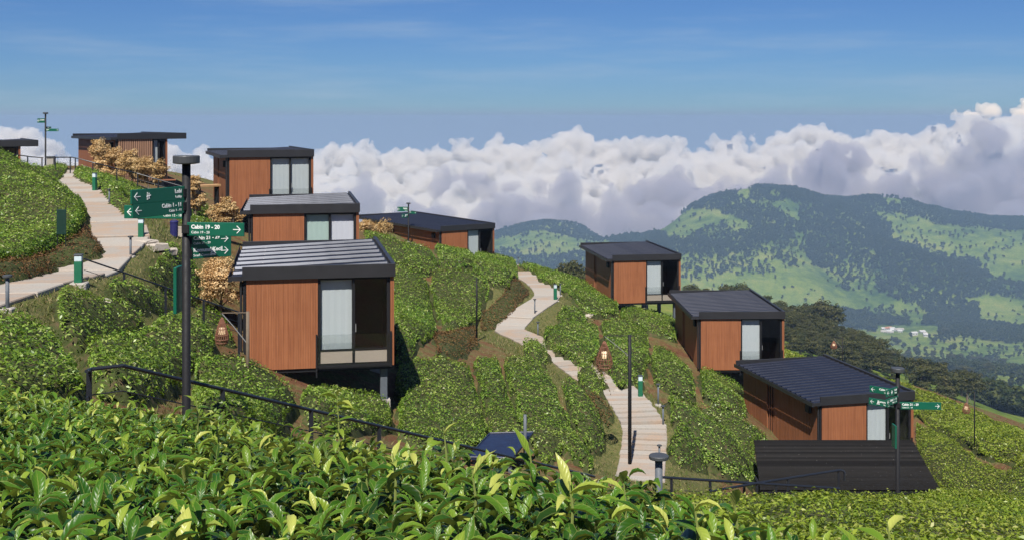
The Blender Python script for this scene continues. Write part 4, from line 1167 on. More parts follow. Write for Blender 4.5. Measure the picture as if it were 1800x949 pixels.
signpost((b3.x, b3.y, g3), t3 - g3, [
    (hz(212.5, b3.y) - g3, 20, 0.5, 0.28, 'L', 'Cabin', '', None, 0.05),
    (hz(226, b3.y) - g3, 60, 0.4, 0.2, 'R', 'Lobi', '', None, 0.05),
    (hz(229, b3.y) - g3, 0, 0.85, 0.17, 'R', 'Cabin', 'Cabin', None, -0.05)],
    'signpost on the skyline beside the concrete pedestal, against the sky')
# ------------------------------------------------------------------ lamps on posts, bollards
def bollard(u, v, hpx, label):
    p = hit(u, v, 0.0, 10); h = hpx / K * p.y
    root = empty('bollard_light', p, random.uniform(-0.3, 0.3), label, 'bollard', 'square green bollard lights by the paths')
    MB().bbox(-0.085, 0.085, -0.085, 0.085, 0.0, h * 0.76, 0.01).build('post', M['green_bollard'], root)
    MB().bbox(-0.08, 0.08, -0.08, 0.08, h * 0.765, h - 0.03, 0.008).build('lamp_head', M['lamp_head'], root)
    MB().bbox(-0.095, 0.095, -0.095, 0.095, h - 0.03, h, 0.008).build('cap', M['cap'], root)
    MB().bbox(-0.2, 0.2, -0.2, 0.2, -0.25, 0.04, 0.02).build('footing', M['concrete'], root)
bollard(138, 499, 52, 'green bollard light nearest the camera, where the handrail meets the path')
bollard(166.5, 338, 34, 'green bollard light far up the left path near the skyline')
bollard(248, 420, 36, 'green bollard light beside the stone steps, partly behind the sign boards')
bollard(976, 529, 30, 'green bollard light at the top bend of the winding path')
bollard(1125.5, 699, 40, 'green bollard light right of the lower path behind the tall black pole')
def path_lamp(u, v, hpx, label, dd=None):
    p = P(u, v, dd) if dd else hit(u, v, 0.0, 10); h = hpx / K * p.y
    if dd: p.z = h1(p.x, p.y); h = P(0, v - hpx, dd).z - p.z
    root = empty('path_lamp', p, 0, label, 'lamp', 'thin T-shaped path lamps')
    MB().lathe([(0.035, -0.2), (0.035, h - 0.04)], 10).build('post', M['post_grey'], root, smooth=True)
    MB().lathe([(0.05, h - 0.05), (0.085, h - 0.04), (0.085, h - 0.01), (0.07, h)], 14).build('lamp_head', M['cap'], root)
    MB().bbox(-0.12, 0.12, -0.12, 0.12, -0.2, 0.05, 0.02).build('footing', M['concrete'], root)
path_lamp(13, 545, 62, 'thin path lamp at the left edge, at the near end of the concrete path')
path_lamp(229.5, 453, 38, 'thin path lamp at the bend of the upper path left of the tall signpost')
path_lamp(192, 360, 28, 'thin path lamp on the right verge of the far upper path')
path_lamp(940, 553, 28, 'thin path lamp halfway along the long diagonal slab of the winding path')
path_lamp(945.5, 592, 27, 'thin path lamp just below the turn of the winding path')
path_lamp(985, 520, 22, 'thin dark path lamp right behind the top bollard')
path_lamp(911, 466, 14, 'tiny path lamp where the steps vanish over the ridge')
path_lamp(1165.5, 748, 36, 'thin path lamp on the right edge of the lowest straight slabs')
path_lamp(1157, 712, 38, 'dark slender path lamp a little right of the lowest bollard')
path_lamp(1159, 815, 34, 'thin path lamp seen just above the mushroom-topped post')
pb = P(1158, 868, 18); gb = h1(pb.x, pb.y); hb = P(0, 799, 18).z - gb
rt = empty('bollard_light', (pb.x, pb.y, gb), 0, 'grey mushroom-topped lamp post rising from the leaves at the lower path', 'bollard')
MB().lathe([(0.06, -0.3), (0.06, hb - 0.06)], 16).build('post', M['post_grey'], rt, smooth=True)
MB().lathe([(0.07, hb - 0.075), (0.15, hb - 0.06), (0.158, hb - 0.05), (0.158, hb - 0.012), (0.145, hb)], 24).build('cap', M['cap'], rt)

def glow():
    m, nt, b = new_mat('warm_lamp_glass')
    b.inputs['Base Color'].default_value = (0.9, 0.75, 0.55, 1); b.inputs['Emission Color'].default_value = (1, 0.72, 0.40, 1); b.inputs['Emission Strength'].default_value = 0.6
    return m
M['glow'] = glow()
def lantern(pos, h, r, label):
    """a wicker drop: ribs of cane bound by rings around a lamp"""
    root = empty('wicker_lantern', pos, 0, label, 'lantern', 'wicker drop lanterns hung from tall poles')
    prof = [(0.03, 0.0), (0.22, -0.07), (0.42, -0.2), (0.7, -0.42), (0.95, -0.64), (1.0, -0.8), (0.86, -0.93), (0.55, -1.0)]
    n = 18; mb = MB()
    for k in range(n):
        a = 2 * math.pi * k / n
        mb.tube([(r * q * math.cos(a + 0.5 * z), r * q * math.sin(a + 0.5 * z), h * z) for q, z in prof], 0.0105, 4)
    mb.build('cane_ribs', M['wicker'], root, 'stuff')
    mb = MB()
    for q, z in prof[1:]:
        mb.tube([(r * q * math.cos(t * math.pi / 8), r * q * math.sin(t * math.pi / 8), h * z) for t in range(17)], 0.010, 4, False)
    mb.build('cane_rings', M['wicker'], root, 'stuff')
    MB().lathe([(0.05, -0.62 * h), (0.09, -0.6 * h), (0.09, -0.38 * h), (0.05, -0.36 * h)], 12).build('bulb', M['glow'], root, smooth=True)
    MB().tube([(0, 0, 0.0), (0, 0, -0.37 * h)], 0.008, 5).build('cord', M['black'], root)
def tall_pole(u, vtop, d, r, label, arm=None, mat='black', hook=None):
    t = P(u, vtop, d); gz = h1(t.x, t.y)
    root = empty('lantern_pole', (t.x, t.y, gz), 0, label, 'pole', 'tall slim poles on the slope')
    h = t.z - gz
    MB().lathe([(r, -0.3), (r, h * 0.5), (r * 0.92, h)], 10).build('post', M[mat], root, smooth=True)
    if arm:
        ax = (arm[0] - u) / K * d; az = P(0, arm[1], d).z - gz
        MB().tube([(0, 0, h - 0.03), (ax, -0.1, h - 0.02)], 0.013, 6).build('arm', M[mat], root)
        MB().tube([(0, 0, h - 0.75), (ax * 0.55, -0.06, h - 0.33), (ax, -0.1, h - 0.03)], 0.011, 5).build('stay', M['wire'], root)
        MB().tube([(ax, -0.1, h - 0.02), (ax, -0.1, az)], 0.007, 5).build('rope', M['black'], root)
        return Vector((t.x + ax, t.y - 0.1, gz + az))
    return root
q = tall_pole(1107, 588, 38.5, 0.062, 'tallest black pole, standing in front of the lower path', (1062, 598))
lantern(q, 0.95, 0.27, 'lit wicker lantern hanging beside the tallest black pole')
q = tall_pole(435.5, 547, 26, 0.042, 'slim dark pole before the left wall edge of the nearest cabin', (392, 556), 'bark')
lantern(q, 0.62, 0.15, 'wicker lantern hanging left of the nearest cabin')
tall_pole(838, 488, 54, 0.045, 'slim black pole among the tea hedges left of the winding path')
q = tall_pole(1481, 592, 72, 0.035, 'thin pole on the spur edge above the lowest cabin roof', (1465, 598))
lantern(q, 0.5, 0.2, 'far wicker lantern on the thin pole before the dark woods')
q = tall_pole(1713, 688, 53, 0.03, 'thin pole in the bright hedges near the right edge', (1697, 706))
lantern(q, 0.5, 0.17, 'far wicker lantern near the right edge above the bright hedges')
tall_pole(923, 728, 33, 0.05, 'short grey pole right beside the small navy roof', None, 'post_grey')

# ------------------------------------------------------------------ handrails
def railing(pts, posts, h, label, r=0.028, cables=2, mat='rail', end=None):
    pts = [Vector(p) for p in pts]
    o = pts[0].copy(); o.z = h1(o.x, o.y)
    root = empty('handrail', o, 0, label, 'handrail', 'black steel handrails on the slope')
    loc = [p - o for p in pts]
    MB().tube(loc, r, 8).build('top_rail', M[mat], root)
    cum = [0]
    for a, b in zip(loc[:-1], loc[1:]): cum.append(cum[-1] + (b - a).length)
    for i in range(cables):
        f = (i + 1) / (cables + 1) * h
        MB().tube([p - Vector((0, 0, f)) for p in loc], 0.008, 5).build('cable', M[mat], root)
    for t in posts:
        s = t * cum[-1]; i = max(0, min(len(cum) - 2, int(np.searchsorted(cum, s)) - 1)); q = loc[i].lerp(loc[i + 1], (s - cum[i]) / (cum[i + 1] - cum[i] + 1e-9))
        gz = h1(q.x + o.x, q.y + o.y) - o.z
        MB().box(q.x - 0.03, q.x + 0.03, q.y - 0.012, q.y + 0.012, min(gz - 0.1, q.z - h * 0.8), q.z - r * 0.6).build('post', M[mat], root)
    if end: MB().tube([loc[-1], loc[-1] + Vector(end) * 0.7, loc[-1] + Vector(end) + Vector((0, 0, -0.03)), loc[-1] + Vector(end) + Vector((0, 0, -0.22))], r, 8).build('rail_end', M[mat], root)
railing([P(152, 652, 13.0), P(160, 648.5, 13.3), P(215, 642, 13.5), P(1045, 837, 22)], [0.015, 0.19, 0.33, 0.455, 0.57, 0.70, 0.83, 0.97], 0.9, 'nearest handrail, running down behind the big leaves from left to centre', 0.023)
railing([P(1163, 838, 25), P(1240, 843, 25.4), P(1300, 847, 25.8), P(1476, 858, 27)], [0.05, 0.25, 0.44, 0.62, 0.79, 0.97], 0.8, 'low handrail right of the mushroom-topped post', 0.03)
railing([P(1247, 863, 25), P(1330, 848.5, 26), P(1477, 825.5, 27.6)], [0.36, 0.59, 0.985], 0.95, 'rising handrail with a hooked end before the black shelter', 0.03, 1, end=(0.10, 0.0, -0.03))
railing([P(147, 455, 28), P(215, 478, 28.6), P(300, 508, 29.4), P(428, 551, 30.5)], [0.24, 0.50, 0.74, 0.97], 0.8, 'thin handrail from the near green bollard down to the nearest cabin', 0.02)
railing([P(-20, 271, 60), P(36, 273.5, 62), P(54, 276, 62), P(76, 278, 62)], [0.05, 0.75, 0.98], 0.9, 'short skyline railing left of the concrete pedestal', 0.03, 1)
railing([P(97, 277, 62), P(127, 277, 63), P(137, 279, 63), P(167, 287, 63), P(206, 297, 63.5), P(240, 305, 64), P(278, 316, 64), P(330, 331, 64)], [0.0, 0.13, 0.17, 0.30, 0.47, 0.62, 0.78, 0.97], 0.95, 'long railing sloping in front of the slatted skyline cabin', 0.03, 2)

# ------------------------------------------------------------------ small structures and things
def shelter():
    zt = P(0, 858, 42.4).z
    fl = P(1336, 858, 42.4); fr = P(1651, 858, 42.4); bl = P(1325, 772.5, 48.8); br = P(1603, 772.5, 48.8)
    o = Vector((fl.x, fl.y, zt)); root = empty('shelter', (o.x, o.y, h1(o.x, o.y)), 0, 'flat black shelter roof of narrow sheets on short posts before the lowest cabin', 'shelter')
    dz = zt - h1(o.x, o.y)
    n = 26
    for k in range(n):
        a, b = k / n, (k + 0.93) / n
        c = [fl.lerp(bl, a), fr.lerp(br, a), fr.lerp(br, b), fl.lerp(bl, b)]
        c = [Vector((p.x - o.x, p.y - o.y, dz)) for p in c]
        zz = random.uniform(0, 0.006)
        vs = [p + Vector((0, 0, -0.05)) for p in c] + [c[0] + Vector((0, 0.0, 0.07 + zz)), c[1] + Vector((0, 0.0, 0.07 + zz)), c[2] + Vector((0, 0.0, zz)), c[3] + Vector((0, 0.0, zz))]
        MB().add(vs, [(3, 2, 1, 0), (4, 5, 6, 7), (0, 1, 5, 4), (1, 2, 6, 5), (2, 3, 7, 6), (3, 0, 4, 7)]).build('roof_sheet', M['roof_black'], root)
    w = fr.x - fl.x
    MB().box(0.05, w - 0.25, 0.05, 0.13, dz - 0.34, dz - 0.06).build('fascia', M['black'], root)
    MB().box(w - 0.40, w - 0.28, 0.135, 6.1, dz - 0.34, dz - 0.06).build('fascia', M['black'], root)
    MB().box(0.1, 0.2, 0.135, 6.1, dz - 0.34, dz - 0.06).build('fascia', M['black'], root)
    for x in (0.35, 2.2, 4.5, 5.1, 5.8, 6.1):
        for y in (0.3, 5.8):
            gz = h1(o.x + x, o.y + y) - h1(o.x, o.y)
            MB().bbox(x - 0.06, x + 0.06, y - 0.06, y + 0.06, gz - 0.2, dz - 0.345, 0.008).build('post', M['black'], root)
shelter()
def small_roof():
    cs = [P(822, 803, 31.5), P(900, 804.5, 31.5), P(937, 759, 34.0), P(861, 761, 34.0)]
    o = cs[0].copy(); o.z = h1(o.x, o.y)
    root = empty('utility_shelter', o, 0, 'small flat navy roof with a white edge line beside the short grey pole', 'shelter')
    top = [p - o for p in cs]
    MB().add([p + Vector((0, 0, -0.07)) for p in top] + top, [(3, 2, 1, 0), (4, 5, 6, 7), (0, 1, 5, 4), (1, 2, 6, 5), (2, 3, 7, 6), (3, 0, 4, 7)]).build('roof', M['navy'], root)
    mb = MB()
    for a, b in ((0, 1), (1, 2), (2, 3), (3, 0)):
        MB().tube([top[a] + Vector((0, 0, 0.012)), top[b] + Vector((0, 0, 0.012))], 0.02, 6).build('edge_trim', M['navy'], root)
    c = sum(top, Vector()) / 4
    for p in top:
        q = c + (p - c) * 0.82; gz = h1(o.x + q.x, o.y + q.y) - o.z
        MB().bbox(q.x - 0.05, q.x + 0.05, q.y - 0.05, q.y + 0.05, gz - 0.2, q.z - 0.075, 0.006).build('post', M['post_grey'], root)
small_roof()
# green notice board on two legs
p = hit(108, 462, 0, 20); r_ = empty('notice_board', p, 0.15, 'dark green notice board on two thin legs at the brown twig bank', 'sign')
MB().bbox(-0.13, 0.13, -0.015, 0.015, 0.80, 1.52, 0.005).build('board', M['green_dark'], r_)
for x in (-0.11, 0.11): MB().box(x - 0.012, x + 0.012, 0.016, 0.035, -0.2, 1.58).build('leg', M['black'], r_)
# concrete pedestal
p = hit(89, 303, 0, 20); r_ = empty('pedestal', p, 0.2, 'pale concrete pedestal with a dark cap beside the skyline signpost', 'pedestal')
MB().add([(-.30, -.3, -.1), (.30, -.3, -.1), (.30, .3, -.1), (-.30, .3, -.1), (-.25, -.25, .42), (.25, -.25, .42), (.25, .25, .42), (-.25, .25, .42)], [(3, 2, 1, 0), (4, 5, 6, 7), (0, 1, 5, 4), (1, 2, 6, 5), (2, 3, 7, 6), (3, 0, 4, 7)]).build('plinth', M['concrete'], r_)
MB().bbox(-.19, .19, -.19, .19, .42, .86, 0.015).build('column', M['concrete'], r_)
MB().bbox(-.23, .23, -.23, .23, .86, .95, 0.01).build('cap', M['cap'], r_)
# bin, box
p = hit(306, 417, 0.0, 20); r_ = empty('litter_bin', p, 0, 'dark blue bin left of the signpost pole near the stone steps', 'bin')
MB().lathe([(0.11, 0), (0.15, 0.02), (0.155, 0.55), (0.165, 0.56), (0.165, 0.60), (0.13, 0.63)], 14).build('barrel', M['blue_bin'], r_); MB().tube([(-.1, 0, .62), (-.06, 0, .68), (.06, 0, .68), (.1, 0, .62)], .012, 5).build('handle', M['blue_bin'], r_)
p = hit(317, 417, 0.0, 20); r_ = empty('storage_box', p, 0.1, 'pale box standing beside the dark blue bin', 'box')
MB().bbox(-0.12, 0.12, -0.1, 0.1, 0, 0.36, 0.015).build('body', M['stone'], r_); MB().bbox(-0.13, 0.13, -0.11, 0.11, 0.362, 0.40, 0.01).build('lid', M['stone'], r_)
# stone steps
for i, (u, v, lab) in enumerate([(253, 428, 'topmost pale stone step beside the green bollard'), (271, 434, 'middle pale stone step below the green bollard'), (287, 443, 'lowest pale stone step below the green bollard')]):
    p = hit(u, v, 0.0, 20); w = 0.36
    mb = MB().bbox(-w, w, -0.28, 0.28, -0.12, 0.10, 0.03)
    mb.v = [(x + random.uniform(-.04, .04), y + random.uniform(-.04, .04), z + random.uniform(-.015, .015)) for x, y, z in mb.v]
    s_ = mb.build('stone_step', M['stone']); s_.location = p; s_.rotation_euler = (0, 0, -0.5); tag(s_, lab, 'step', 'stone steps by the bollard')
def rock(u, v, size, label, d=None):
    p = hit(u, v, 0.0, 10)
    bm = bmesh.new(); bmesh.ops.create_icosphere(bm, subdivisions=2, radius=size)
    for w in bm.verts:
        k = 0.75 + 0.5 * mnoise.noise(w.co * (2.2 / size) + Vector((u, v, 0)))
        w.co = Vector((w.co.x * k * 1.2, w.co.y * k, w.co.z * k * 0.7))
    me = bpy.data.meshes.new('rock'); bm.to_mesh(me); bm.free(); me.materials.append(M['stone'])
    o = link('rock', me); o.location = p + Vector((0, 0, size * 0.25)); tag(o, label, 'rock', 'pale rocks among the hedges')
for u, v, s_, lab in [(187, 531, .12, 'pale rock lying on the small hedge below the near green bollard'), (258, 552, .09, 'small pale rock at the corner of the hedge left of the signpost'), (812, 505, .28, 'pale rock in a gap of the broad hedge behind the slim black pole'), (1035, 557, .32, 'pale rock between hedges below the stilted ridge cabin'),
                     (795, 592, .2, 'pale rock in the dry reeds'), (1068, 664, .16, 'white rock at the foot of the wicker lantern'), (1085, 690, .2, 'orange-tinged rock by the lowest bollard'), (8, 622, .12, 'grey rock at the left edge beside the corner hedge'), (880, 495, .25, 'pale rock in the red bank by the winding path')]:
    rock(u, v, s_, lab)
# deck of the slatted cabin, table, plank
p = P(292, 322, 72); gz = h1(p.x, p.y)
r_ = empty('table', (p.x, p.y, gz), 0.3, 'brown timber table on the skyline right of the slatted cabin', 'table')
tz = P(0, 316, 72).z - gz
MB().bbox(-0.6, 0.6, -0.4, 0.4, tz - 0.06, tz, 0.01).build('top', M['wood_side'], r_)
for x, y in ((-.5, -.3), (.5, -.3), (-.5, .3), (.5, .3)): MB().box(x - .03, x + .03, y - .03, y + .03, -0.1, tz - 0.061).build('leg', M['black'], r_)
p = P(365, 328, 62.5); gz = h1(p.x, p.y)
r_ = empty('bench', (p.x, p.y, gz), 0.9, 'tan timber bench plank against the side wall of the blue blind cabin', 'bench')
tz = P(0, 325, 62.5).z - gz
MB().bbox(-0.75, 0.75, -0.2, 0.2, tz - 0.13, tz, 0.012).build('seat', M['tan_wood'], r_)
for x in (-.6, .6): MB().box(x - .05, x + .05, -.15, .15, -0.2, tz - 0.131).build('leg', M['black'], r_)
# grey slab and slatted crate in front of the shelter
p = P(1497, 886, 30.5); p.z = max(p.z, h1(p.x, p.y))
s_ = MB().bbox(-.32, .32, -.35, .35, -.12, .03, .02).build('paving_slab', M['stone']); s_.location = p; s_.rotation_euler = (R(6), 0, 0.4); tag(s_, 'pale grey slab lying under the front edge of the black shelter', 'slab')
p = P(1525, 892, 30); p.z = P(0, 890, 30).z
r_ = empty('crate', p, 0.1, 'small dark slatted crate in front of the black shelter', 'crate')
for k in range(4): MB().box(-.19, .19, -.15, -.13, .0 + k * .07, .045 + k * .07).build('slat', M['black'], r_)
for k in range(4): MB().box(-.19, .19, .13, .15, .0 + k * .07, .045 + k * .07).build('slat', M['black'], r_)
for x in (-.19, .17):
    for y in (-.13, .11): MB().box(x, x + .02, y, y + .02, -.5, .29).build('corner_post', M['black'], r_)
# ------------------------------------------------------------------ trees
def tree_parts(h, blobs, n, leaf, mat, trunk_r=0.12, squash=0.8, limbs=6):
    """crown of small blades spread through several clumps, on a tapered trunk with limbs; returns (trunk mesh, crown mesh)"""
    mb = MB()
    bend = random.uniform(-0.08, 0.08) * h
    mb.tube([(0, 0, -0.4), (bend * 0.3, 0, h * 0.25), (bend, bend * 0.5, h * 0.55), (bend * 1.1, bend * 0.4, h * 0.85)], [trunk_r * 1.25, trunk_r, trunk_r * 0.65, trunk_r * 0.2], 7)
    for bx, by, bz, br in blobs[:limbs]:
        z0 = min(h * 0.5, bz * 0.55)
        mb.tube([(bend * 0.6, bend * 0.2, z0), ((bx + bend) * 0.5, by * 0.5, (z0 + bz) * 0.53), (bx, by, bz)], [trunk_r * 0.45, trunk_r * 0.3, trunk_r * 0.1], 5)
    tm = mb.mesh('trunk', M['bark'])
    P_, N_ = [], []
    wts = np.array([b[3] ** 2 for b in blobs]); wts /= wts.sum()
    for (bx, by, bz, br), w in zip(blobs, wts):
        m = int(n * w)
        d = rng.normal(size=(m, 3)); d /= np.linalg.norm(d, axis=1, keepdims=True)
        # uneven clumps: radius varies with direction
        rr = br * (0.72 + 0.28 * np.sin(d[:, 0] * 4 + bx) * np.cos(d[:, 1] * 5 + by) + 0.18 * np.sin(d[:, 2] * 7 + bz)) * rng.uniform(0.45, 1.05, m) ** 0.5
        p = np.array([bx, by, bz]) + d * rr[:, None] * np.array([1, 1, squash])
        P_.append(p); N_.append(d * 0.7 + np.array([0, 0, 0.4]) + rng.normal(size=(m, 3)) * 0.5)
    p = np.concatenate(P_); nn = np.concatenate(N_); nn /= np.linalg.norm(nn, axis=1, keepdims=True)
    v, f4 = leaf_quads(p, nn, leaf * rng.uniform(0.6, 1.4, len(p)), 0.6)
    cm = np_mesh('crown', v, f4, [M[mat]], {'rnd': ('FACE', np.clip(rng.beta(2, 2, len(p)) + 0.2 * np.sin(p[:, 0] * 3 / h * 4), 0, 1))})
    return tm, cm
def blobset(h, w, k, low=0.35):
    out = []
    for i in range(k):
        a = random.uniform(0, 6.28); r = w * 0.5 * random.uniform(0.15, 0.75); z = h * random.uniform(low, 0.88)
        out.append((r * math.cos(a), r * math.sin(a), z, w * random.uniform(0.17, 0.30)))
    out.append((0, 0, h * 0.82, w * 0.25)); return out
# golden dry shrubs
GOLD = 'dry golden shrubs by the cabins'
def gold(u, v, d, h, w, label, k=12, n=8500, leaf=0.085):
    p = P(u, v, d); p.z = h1(p.x, p.y)
    h = P(0, v, d).z - p.z
    if h < 0.8: h = 0.8
    r_ = empty('golden_shrub', p, 0, label, 'shrub', GOLD)
    tm, cm = tree_parts(h, blobset(h, w, k, 0.3), n, leaf, 'gold_leaf', 0.05, 1.0)
    link('trunk', tm, r_); link('crown', cm, r_)
gold(173, 248, 70, 0, 2.3, 'golden shrub at the left corner of the slatted cabin, tallest of three', 9)
gold(205, 262, 69, 0, 2.0, 'golden shrub in the middle before the slatted cabin', 8)
gold(232, 268, 68, 0, 2.2, 'golden shrub before the slats of the skyline cabin', 9)
gold(262, 284, 67.5, 0, 2.0, 'golden shrub at the right end before the slatted cabin', 8)
gold(345, 305, 60, 0, 1.5, 'golden shrub at the back of the blue blind cabin side wall', 7)
gold(398, 346, 56, 0, 1.8, 'golden shrub below the front corner of the blue blind cabin', 8)
gold(386, 452, 36.5, 0, 1.6, 'golden dry tree with pale stems beside the nearest cabin', 14, 9500, 0.062)
gold(648, 394, 76, 0, 1.4, 'small golden shrub at the back of the long low cabin', 8, 3000)
gold(672, 389, 78, 0, 1.7, 'golden shrub in front of the long low cabin side wall', 8, 3000)
# woods
protos = []
for i, (h, w, k, mat) in enumerate([(9, 9, 10, 'forest'), (8, 8, 9, 'forest'), (11, 7.5, 11, 'forest'), (6, 8, 8, 'forest')]):
    protos.append((h, tree_parts(h, blobset(h, w, k), 8000, 0.36, mat, 0.22)))
def put_tree(x, y, h, label, group, name='tree', pi=None):
    ph, (tm, cm) = protos[random.randrange(4) if pi is None else pi]
    s = h / ph
    r_ = empty(name, (x, y, h1(x, y)), random.uniform(0, 6.28), label, 'tree', group); r_.scale = (s * random.uniform(0.9, 1.25), s * random.uniform(0.9, 1.25), s)
    link('trunk', tm, r_); link('crown', cm, r_)
WOOD = 'dark trees of the wood behind the spur'
def at_px(u, v, dmin=100):
    return hit(u, v, 0, dmin)
random.seed(21)
spur = []
_y = rng.uniform(330, 520, 16000); _x = rng.uniform(0.19, 0.47, 16000) * _y; _z = H(_x, _y); _h = rng.uniform(5, 9, 16000)
_u = U0 + _x / _y * K; _v = V0 - _z / _y * K
_lim = np.interp(_u, [1380, 1440, 1500, 1560, 1600, 1700, 1800], [563, 565, 596, 650, 690, 735, 775])
_crest = np.interp(_u, [1380, 1480, 1600, 1700, 1800], [616, 643, 675, 712, 754])
for k in np.nonzero((_u > 1375) & (_v > _lim + 4) & (_v < _lim + 130) & (_v - _h / _y * K < _crest - 3) & (_u < 1815))[0]:
    if len(spur) < 200 and all((_x[k] - a) ** 2 + (_y[k] - b) ** 2 > 22 for a, b, c in spur): spur.append((_x[k], _y[k], _h[k]))
for x, y, hh in spur:
    put_tree(x, y, hh, 'dark rounded tree in the wood beyond the spur, right of the cabins', WOOD)
for u, d, vt, lab in [(1000, 230, 462, 'lone dark tree peeping over the ridge left of the stilted ridge cabin'), (983, 230, 470, 'smaller dark tree at the ridge left of the stilted ridge cabin'), (1440, 418, 524, 'tallest dark tree at the top edge of the wood'), (1412, 416, 538, 'dark tree left of the tallest one at the wood edge'), (1215, 392, 500, 'dark tree behind the roof corner between the two right cabins'), (1242, 396, 504, 'second dark tree behind the roof below the ridge cabin'),
                      (1275, 398, 504, 'dark tree above the middle of the roof below the ridge cabin'), (1345, 405, 516, 'dark tree at the rear roof corner of the cabin below the ridge'), (1370, 408, 530, 'round dark tree right of the roof of the cabin below the ridge'), (1308, 400, 500, 'brownish bare-topped tree above the roof below the ridge cabin')]:
    x = (u - U0) / K * d; zg = h1(x, d); zt = P(0, vt, d).z; put_tree(x, d, min(max(5, zt - zg), 14), lab, WOOD)
# trees of the valley floor
VAL = 'scattered trees of the valley fields'
vt = []
for u, v in [(1622, 640), (1640, 632), (1675, 638), (1688, 636), (1708, 640), (1724, 640), (1765, 645), (1785, 655), (1595, 628), (1585, 640), (1610, 622), (1642, 612), (1655, 655), (1560, 620), (1575, 605), (1740, 660), (1700, 668), (1670, 672), (1632, 668), (1720, 690), (1760, 690), (1650, 690), (1690, 695), (1735, 705), (1780, 700), (1700, 708), (1600, 650), (1790, 600), (1745, 590), (1660, 590), (1700, 585), (1770, 575), (1620, 700), (1665, 708), (1640, 655), (1750, 640), (1735, 640)]:
    p = hit(u, v, 0, 300)
    if p is not None: put_tree(p.x, p.y, random.uniform(9, 14) * (1 if p.y > 500 else 0.8), 'rounded tree among the green valley fields at the far right', VAL, pi=random.choice([0, 1, 3]))
# village
random.seed(5)
for i in range(17):
    u = random.uniform(1548, 1642); v = 578 + (u - 1548) * 0.10 + random.uniform(-2, 6)
    p = hit(u, v, 0, 500)
    if p is None: continue
    r_ = empty('village_house', p, random.uniform(-0.4, 0.4), 'tiny white village house among trees at the foot of the mountain', 'house', 'white houses of the far village')
    w, dd, hh = random.uniform(7, 11), random.uniform(6, 9), random.uniform(2.8, 3.8)
    MB().box(-w / 2, w / 2, -dd / 2, dd / 2, -2, hh).build('wall', M['white_paint'], r_)
    MB().add([(-w / 2 - .6, -dd / 2 - .6, hh), (w / 2 + .6, -dd / 2 - .6, hh), (w / 2 + .6, dd / 2 + .6, hh), (-w / 2 - .6, dd / 2 + .6, hh), (-w / 2 - .3, 0, hh + 2.2), (w / 2 + .3, 0, hh + 2.2)],
             [(0, 3, 2, 1), (0, 1, 5, 4), (2, 3, 4, 5), (1, 2, 5), (3, 0, 4)]).build('roof', M[random.choice(['white_paint', 'white_paint', 'rust_roof', 'concrete'])], r_)
    for k in (-0.25, 0.25): MB().box(w * k - .7, w * k + .7, -dd / 2 - .08, -dd / 2 + .02, 1, 2.4).build('window', M['black'], r_)

